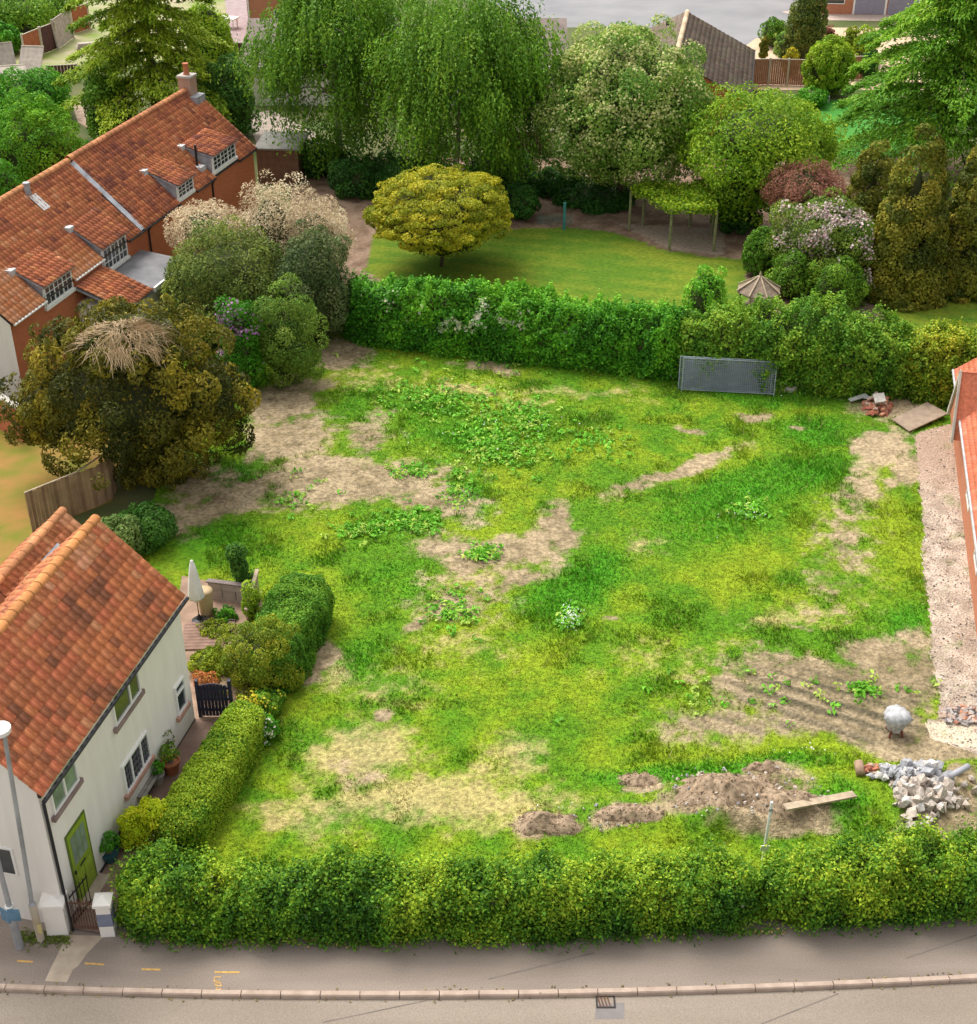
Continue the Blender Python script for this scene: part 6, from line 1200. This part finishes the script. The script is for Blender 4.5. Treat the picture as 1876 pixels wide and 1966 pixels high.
# timber boards, trestle, fence panel --------------------------------------------------
q = [np.array([*gp(1712, 812), .10]), np.array([*gp(1745, 835), .10]), np.array([*gp(1818, 806), .22]), np.array([*gp(1778, 784), .22])]
bo = MB().slab([v_+[0, 0, .08] for v_ in q], 0.05).build('timber_board', mat('grey_board', (0.26, 0.19, 0.14), scale=3.5, col2=(0.38, 0.29, 0.21), bump=0.5), None); props(bo, 'large flat timber sheet lying at the end of the driveway', 'board')
for (u, v_, nm) in (((1630, 776), (1662, 772), 0), ((1645, 768), (1672, 778), 1)):
    a, b = np.array([*gp(*u), .18]), np.array([*gp(*v_), .34]); o = MB().beam(a, b, 0.22, 0.05).build('timber_offcut', mat('pale_offcut', (0.50, 0.50, 0.47), var=0.15), None); props(o, ['pale offcut plank sticking out left of the orange bricks', 'grey offcut plank propped on the orange bricks'][nm], 'plank')
x = np.array([*gp(1790, 775), 0])
f0, f1 = gp(1306, 745), gp(1484, 754); M_PANEL = mat('grey_blue_steel', (0.30, 0.35, 0.40), rough=0.55, var=0.15)
for nm, off, lab, xo in ((0, 0.10, 'grey metal mesh fence panel leaning against the tall hedge', 0.0), (1, 0.24, 'second metal mesh panel stacked behind the leaning one', -0.12)):
    L = np.linalg.norm(f1-f0)-0.05; fp = empty('fence_panel', (f0[0]+xo, f0[1]-0.55+off, 0.06), math.atan2(f1[1]-f0[1], f1[0]-f0[0]), lab, 'fence panel', 'metal fence panels'); fp.rotation_euler[0] = R(-9)
    for x in (0, L): MB().tube([(x, 0, 0), (x, 0, 1.5)], 0.024, 8).build('frame_post', M_PANEL, fp)
    for z in (0.1, 1.47): MB().tube([(0, 0, z), (L, 0, z)], 0.02, 8).build('frame_rail', M_PANEL, fp)
    m = MB()
    for i in range(1, 44): x = L*i/44; m.tube([(x, 0, 0.1), (x, 0, 1.47)], 0.007, 4, False)
    for i in range(1, 13): z = 0.1+1.37*i/13; m.tube([(0, 0.008, z), (L, 0.008, z)], 0.009, 4, False)
    m.build('wire_mesh', M_PANEL, fp)
# dark sheet stored behind the panels
o = MB().box(0.1, 0.0, 0.05, L-0.1, 0.03, 1.25).build('board', mat('blue_grey_sheet', (0.17, 0.21, 0.24), var=0.3, scale=1.5), None); o.location = (f0[0], f0[1]-0.19, 0.04); o.rotation_euler = (R(-9), 0, math.atan2(f1[1]-f0[1], f1[0]-f0[0])); o.name = 'sheet_board'; props(o, 'dark blue grey sheet behind the metal mesh panels', 'board')
p = gp(1508, 752); o = MB().box(-.42, -.25, 0, .42, .25, .3).build('concrete_block', M_STONE, None, False, (p[0], p[1], 0.03)); props(o, 'pale concrete block right of the metal fence panels', 'block')
# pergola ----------------------------------------------------------------------------
PGP = [(1208,440), (1285,480), (1370,482), (1234,432), (1324,436)]; hgt = 2.1
c = gp(1285, 455); pg = empty('pergola', (c[0], c[1], 0), 0, 'rustic timber pergola covered with light green vine', 'pergola'); M_POST = mat('green_post', (0.22, 0.22, 0.11), var=0.25, scale=4); tops = []
for px_ in PGP:
    q = gp(*px_)-c; MB().tube([(*q, -0.03), (*q, hgt)], 0.075, 8).build('post', M_POST, pg); tops.append(q)
tops.append(tops[2]+np.array([0.2, 2.2])); MB().tube([(*tops[5], -0.03), (*tops[5], hgt)], 0.06, 8).build('post', M_POST, pg)
for i, j in ((0, 1), (1, 2), (3, 4), (4, 5), (0, 3), (1, 4), (2, 5)): MB().tube([(*tops[i], hgt-0.02), (*tops[j], hgt-0.02)], 0.05, 6).build('beam', M_POST, pg)
rng = rng_(); n_ = 6500; u = rng.uniform(0, 1, n_); w = rng.uniform(0, 1, n_); T0, T1, T2, T3, T4, T5 = [np.array(t) for t in tops]
f_ = np.where(u[:, None] < .5, T0+(T1-T0)*(u*2)[:, None], T1+(T2-T1)*(u*2-1)[:, None]); bk = np.where(u[:, None] < .5, T3+(T4-T3)*(u*2)[:, None], T4+(T5-T4)*(u*2-1)[:, None])
q = f_+(bk-f_)*(w*1.15-0.08)[:, None]; P = np.c_[q, hgt+0.10+0.22*rng.uniform(-1, 1, n_)+0.18*fbm(q[:, 0]*1.2, q[:, 1]*1.2, 3)]
link('vine', leaf_mesh('vine', P, np.tile((0, 0, 1.0), (n_, 1)), 0.17, pal_col(PLIME, rng.uniform(0, 1, n_), rng), rng, 0.7, spread=0.6), M_LEAF, pg)
p = gp(1083, 441); tp = empty('teal_post', (p[0], p[1], 0), 0, 'slender teal green post at the lawn edge', 'post'); MB().box(-.07, -.07, -.03, .07, .07, 1.45).build('post', mat('teal_paint', (0.05, 0.22, 0.20)), tp); MB().box(-.085, -.085, 1.45, .085, .085, 1.49).build('cap', MATS['teal_paint'], tp)
# low teal netting left of the post
nt2 = empty('netting', (*(gp(1032, 432)), 0), 0, 'low blue green netting in the bed beside the teal post', 'netting'); m = MB()
for i in range(14): m.tube([(i*.14, .2*math.sin(i), 0), (i*.14+.05, .2*math.sin(i), .55+.1*math.sin(i*2))], .012, 4)
for z in (.15, .3, .45): m.tube([(0, 0, z), (.9, .1, z+.03), (1.85, 0, z)], .012, 4)
m.build('net', mat('teal_net', (0.06, 0.2, 0.17)), nt2)
# conical roofed bird house -------------------------------------------------------------
ap = AT(1460, 528, 59.6); gz_ = empty('summerhouse', (ap[0], 59.6, 0), 0, 'small octagonal summerhouse with weathered conical roof above the hedge', 'summerhouse')
RR, zt = 1.02, ap[2]; zb = zt-0.72; M_SH = [mat('roof_board_%d' % i, c_, var=0.25, scale=5, bump=0.4) for i, c_ in enumerate(((0.22, 0.165, 0.12), (0.27, 0.20, 0.15)))]
for i in range(8):
    a0, a1 = i*math.pi/4+.2, (i+1)*math.pi/4+.2; A_, B_ = np.array([RR*math.cos(a0), RR*math.sin(a0), zb]), np.array([RR*math.cos(a1), RR*math.sin(a1), zb]); Tp = np.array([0, 0, zt-.03])
    me_ = MB(); me_.add([A_, B_, Tp, A_-[0, 0, .05], B_-[0, 0, .05], Tp-[0, 0, .06]], [(0,1,2), (5,4,3), (0,3,4,1), (1,4,5,2), (2,5,3,0)]).build('roof_panel', M_SH[i % 2], gz_)
    MB().beam(A_*1.02+[0, 0, .02], Tp+[0, 0, .02], .06, .05).build('hip_batten', M_WOOD, gz_)
    MB().box(-.04, -.04, 0, .04, .04, zb).build('post', M_WOOD, gz_).location = (A_[0]*.85, A_[1]*.85, 0)
MB().lathe([(.05, zt-.06), (.06, zt+.04), (.015, zt+.18)], 8).build('finial', M_WOOD, gz_); MB().lathe([(RR*.8, 0), (RR*.8, .9), (RR*.75, .9)], 8).build('wall', M_SH[0], gz_)
# fences far ---------------------------------------------------------------------------------
def panel_fence(label, pts, h, m, post, zpost=None, boards=9, name='panel_fence'):
    P = [gp(*p) for p in pts]; r_ = empty(name, (*P[0], 0), 0, label, 'fence')
    for i in range(len(P)-1):
        a, b = P[i]-P[0], P[i+1]-P[0]; L = np.linalg.norm(b-a); n_ = max(2, int(boards))
        for k in range(n_):
            s, e = a+(b-a)*(k+.04)/n_, a+(b-a)*(k+.96)/n_; MB().beam((*s, h/2), (*e, h/2), .03, h-.02*(k % 2)).build('board', m, r_)
        MB().beam((*a, h+.02), (*b, h+.02), .07, .05).build('top_rail', post, r_)
    for p in P: q = p-P[0]; MB().box(-.06, -.06, -.03, .06, .06, h+.12).build('post', post, r_).location = (q[0], q[1]-.07, 0)
    return r_
M_ORF = mat('orange_fence_stain', (0.40, 0.13, 0.06), var=0.15, scale=3); M_BRF = mat('brown_fence', (0.34, 0.16, 0.09), var=0.2, scale=3); M_CPOST = mat('pale_post', (0.55, 0.48, 0.38), var=0.1); M_GRF = mat('grey_fence', (0.42, 0.36, 0.31), var=0.2, scale=3); M_DKF = mat('dark_fence', (0.10, 0.045, 0.04), var=0.2)
panel_fence('brown boarded garden fence left of the round bush', [(1440,163),(1474,162),(1510,163),(1548,164)], 1.75, M_BRF, M_CPOST)
panel_fence('brown boarded fence right of the round bush', [(1632,153),(1684,151)], 1.6, M_BRF, M_CPOST)
panel_fence('orange stained fence panel with concrete posts at the top left', [(50,118),(82,104)], 1.9, M_ORF, M_CPOST)
panel_fence('orange stained fence panel beside the cedar at the top left', [(142,64),(174,54)], 1.9, M_ORF, M_CPOST)
panel_fence('dark fence panel between the orange panels', [(84,103),(112,92)], 1.9, M_DKF, M_CPOST)
r_ = panel_fence('leaning grey fence panel beside the orange one', [(112,94),(142,72)], 2.1, M_GRF, M_GRF); r_.rotation_euler[1] = R(-5)
panel_fence('dark red low fence panel behind the domed bush', [(95,157),(152,154)], 1.1, M_DKF, M_CPOST)
panel_fence('pale topped boundary fence right of the cedar', [(425,108),(500,104),(560,98)], 0.9, M_DKF, M_GRF)
panel_fence('dark fence behind the tall birch', [(930,300),(1000,300),(1060,298)], 1.5, M_DKF, M_GRF)
sp = gp(25, 140); s2 = empty('collapsed_shed', (sp[0], sp[1], 0), R(12), 'collapsed pale grey shed panels at the left edge', 'shed')
for i, (x, y, w, h, rx, rz) in enumerate(((-1.6, 0.4, 1.9, 2.0, -30, 10), (0.3, 0.6, 1.7, 1.9, -42, -18), (-0.8, -0.9, 1.8, 1.1, -65, 4))):
    b_ = MB().box(0, 0, 0, w, .06, h).build('panel', M_GRF, s2); b_.location = (x, y, .02); b_.rotation_euler = (R(rx), 0, R(rz))
    MB().box(0, -.04, h, w, .08, h+.07).build('edge_trim', M_CPOST, b_)
# pale clutter in the yard
for (px_, py_, w, d, h, rz, lab) in ((175,92,2.2,.9,.5,20,'pale timber stack left of the cedar in the yard'),(428,52,2.6,1.1,.8,-15,'white covered garden table beyond the cedar')):
    p = gp(px_, py_); o = empty('timber_stack' if h < .6 else 'garden_table', (p[0], p[1], 0), R(rz), lab, 'stack' if h < .6 else 'table')
    if h < .6:
        for i in range(4): MB().box(-w/2+.05*i, -d/2, i*.12, w/2-.1*i, d/2-.12*i, i*.12+.11).build('plank', M_GRF, o)
    else:
        MB().box(-w/2, -d/2, h-.08, w/2, d/2, h).build('top', M_UPVC, o)
        for sx, sy_ in ((-1, -1), (1, -1), (1, 1), (-1, 1)): MB().box(sx*w*.42-.04, sy_*d*.38-.04, 0, sx*w*.42+.04, sy_*d*.38+.04, h-.08).build('leg', M_UPVC, o)
for px_, py_, s, lab in ((1545,190,.75,'pale rounded boulder at the bright lawn edge'),(1582,196,.85,'grey blue boulder right of the pale one')):
    p = gp(px_, py_); o = bpy.data.objects.new('boulder', ROCKS[0 if s < .8 else 1]); COL.objects.link(o); o.location = (p[0], p[1], .25); o.scale = (s*1.3, s, s*.8); props(o, lab, 'boulder')

wp, wn, wc = [], [], []
for q in range(430):
    px_ = rg.uniform(205, 1900); py_ = np.interp(px_, [200, 380, 700, 1100, 1450, 1900], [1796, 1816, 1813, 1809, 1792, 1764])+rg.normal()*3; p = gp(px_, py_)
    if vn(np.float64(px_*0.02), np.float64(3.3), 77) < -0.25: continue
    for j in range(rg.integers(3, 8)): wp.append((p[0]+rg.normal()*.06, p[1]+rg.normal()*.05, 0.02+rg.uniform(0, .08))); wn.append((0, -.3, 1)); wc.append(np.array((0.06, 0.13, 0.012))*rg.uniform(.6, 1.6) if rg.uniform() < .8 else np.array((0.28, 0.2, 0.08)))
for q in range(160):
    px_ = rg.uniform(40, 130); p = gp(px_, 1803+rg.normal()*7)
    for j in range(3): wp.append((p[0]+rg.normal()*.05, p[1]+rg.normal()*.05, 0.012+rg.uniform(0, .03))); wn.append((0, 0, 1)); wc.append(np.array((0.09, 0.12, 0.02))*rg.uniform(.6, 1.4))
for q in range(120):
    x_ = rg.uniform(-12, 12); wp.append((x_, float(kerb_y(x_))+rg.choice([-.19, .05])+rg.normal()*.03, rg.uniform(.0, .03) if rg.uniform() < .5 else .02)); wn.append((0, 0, 1)); wc.append(np.array((0.16, 0.13, 0.06))*rg.uniform(.6, 1.4))
wp = np.array(wp); wp[-120:, 2] = np.where(wp[-120:, 1] < kerb_y(wp[-120:, 0])-.1, -0.1, 0.012)
props(link('edge_weeds', leaf_mesh('edge_weeds', wp, np.array(wn), 0.085, np.array(wc), rg, 0.5, spread=0.4), M_LEAF), 'small weeds and litter along the pavement edge', 'weeds', kind='stuff')

# crumbs of earth over the soil mounds
from mathutils.bvhtree import BVHTree
cv, cf_, cc_, o_ = [], [], [], 0
for V_, F_, a_, b_, c_ in HEAPS[1:]:
    tree = BVHTree.FromPolygons([tuple(v_) for v_ in V_], F_); n_ = int(420*a_*b_)+60
    for q in range(n_):
        t_, an_ = math.sqrt(rr.uniform())*1.15, rr.uniform(0, 6.283); x_, y_ = c_[0]+a_*t_*math.cos(an_), c_[1]+b_*t_*math.sin(an_)
        h_ = tree.ray_cast(Vector((x_, y_, 5)), Vector((0, 0, -1)))[0]; z_ = h_.z if h_ is not None else ground_z(x_, y_); z_ = max(z_, ground_z(x_, y_))
        s_ = rr.uniform(.02, .05)*(2.0 if rr.uniform() < .1 else 1); k_ = rr.uniform(0, 6.28); ca, sa = math.cos(k_), math.sin(k_)
        for w_ in tv: cv.append((x_+s_*(w_[0]*ca-w_[1]*sa), y_+s_*(w_[0]*sa+w_[1]*ca), z_-.005+s_*w_[2]))
        cf_ += [tuple(o_+i for i in f_) for f_ in tf]; o_ += 4; col_ = np.array((.2, .14, .09))*rr.uniform(.5, 1.9); cc_ += [col_]*3
props(link('soil_crumbs', np_mesh('soil_crumbs', np.array(cv), np.array(cf_), np.array(cc_)), M_GROUND), 'crumbs of brown earth covering the soil mounds', 'soil', kind='stuff')
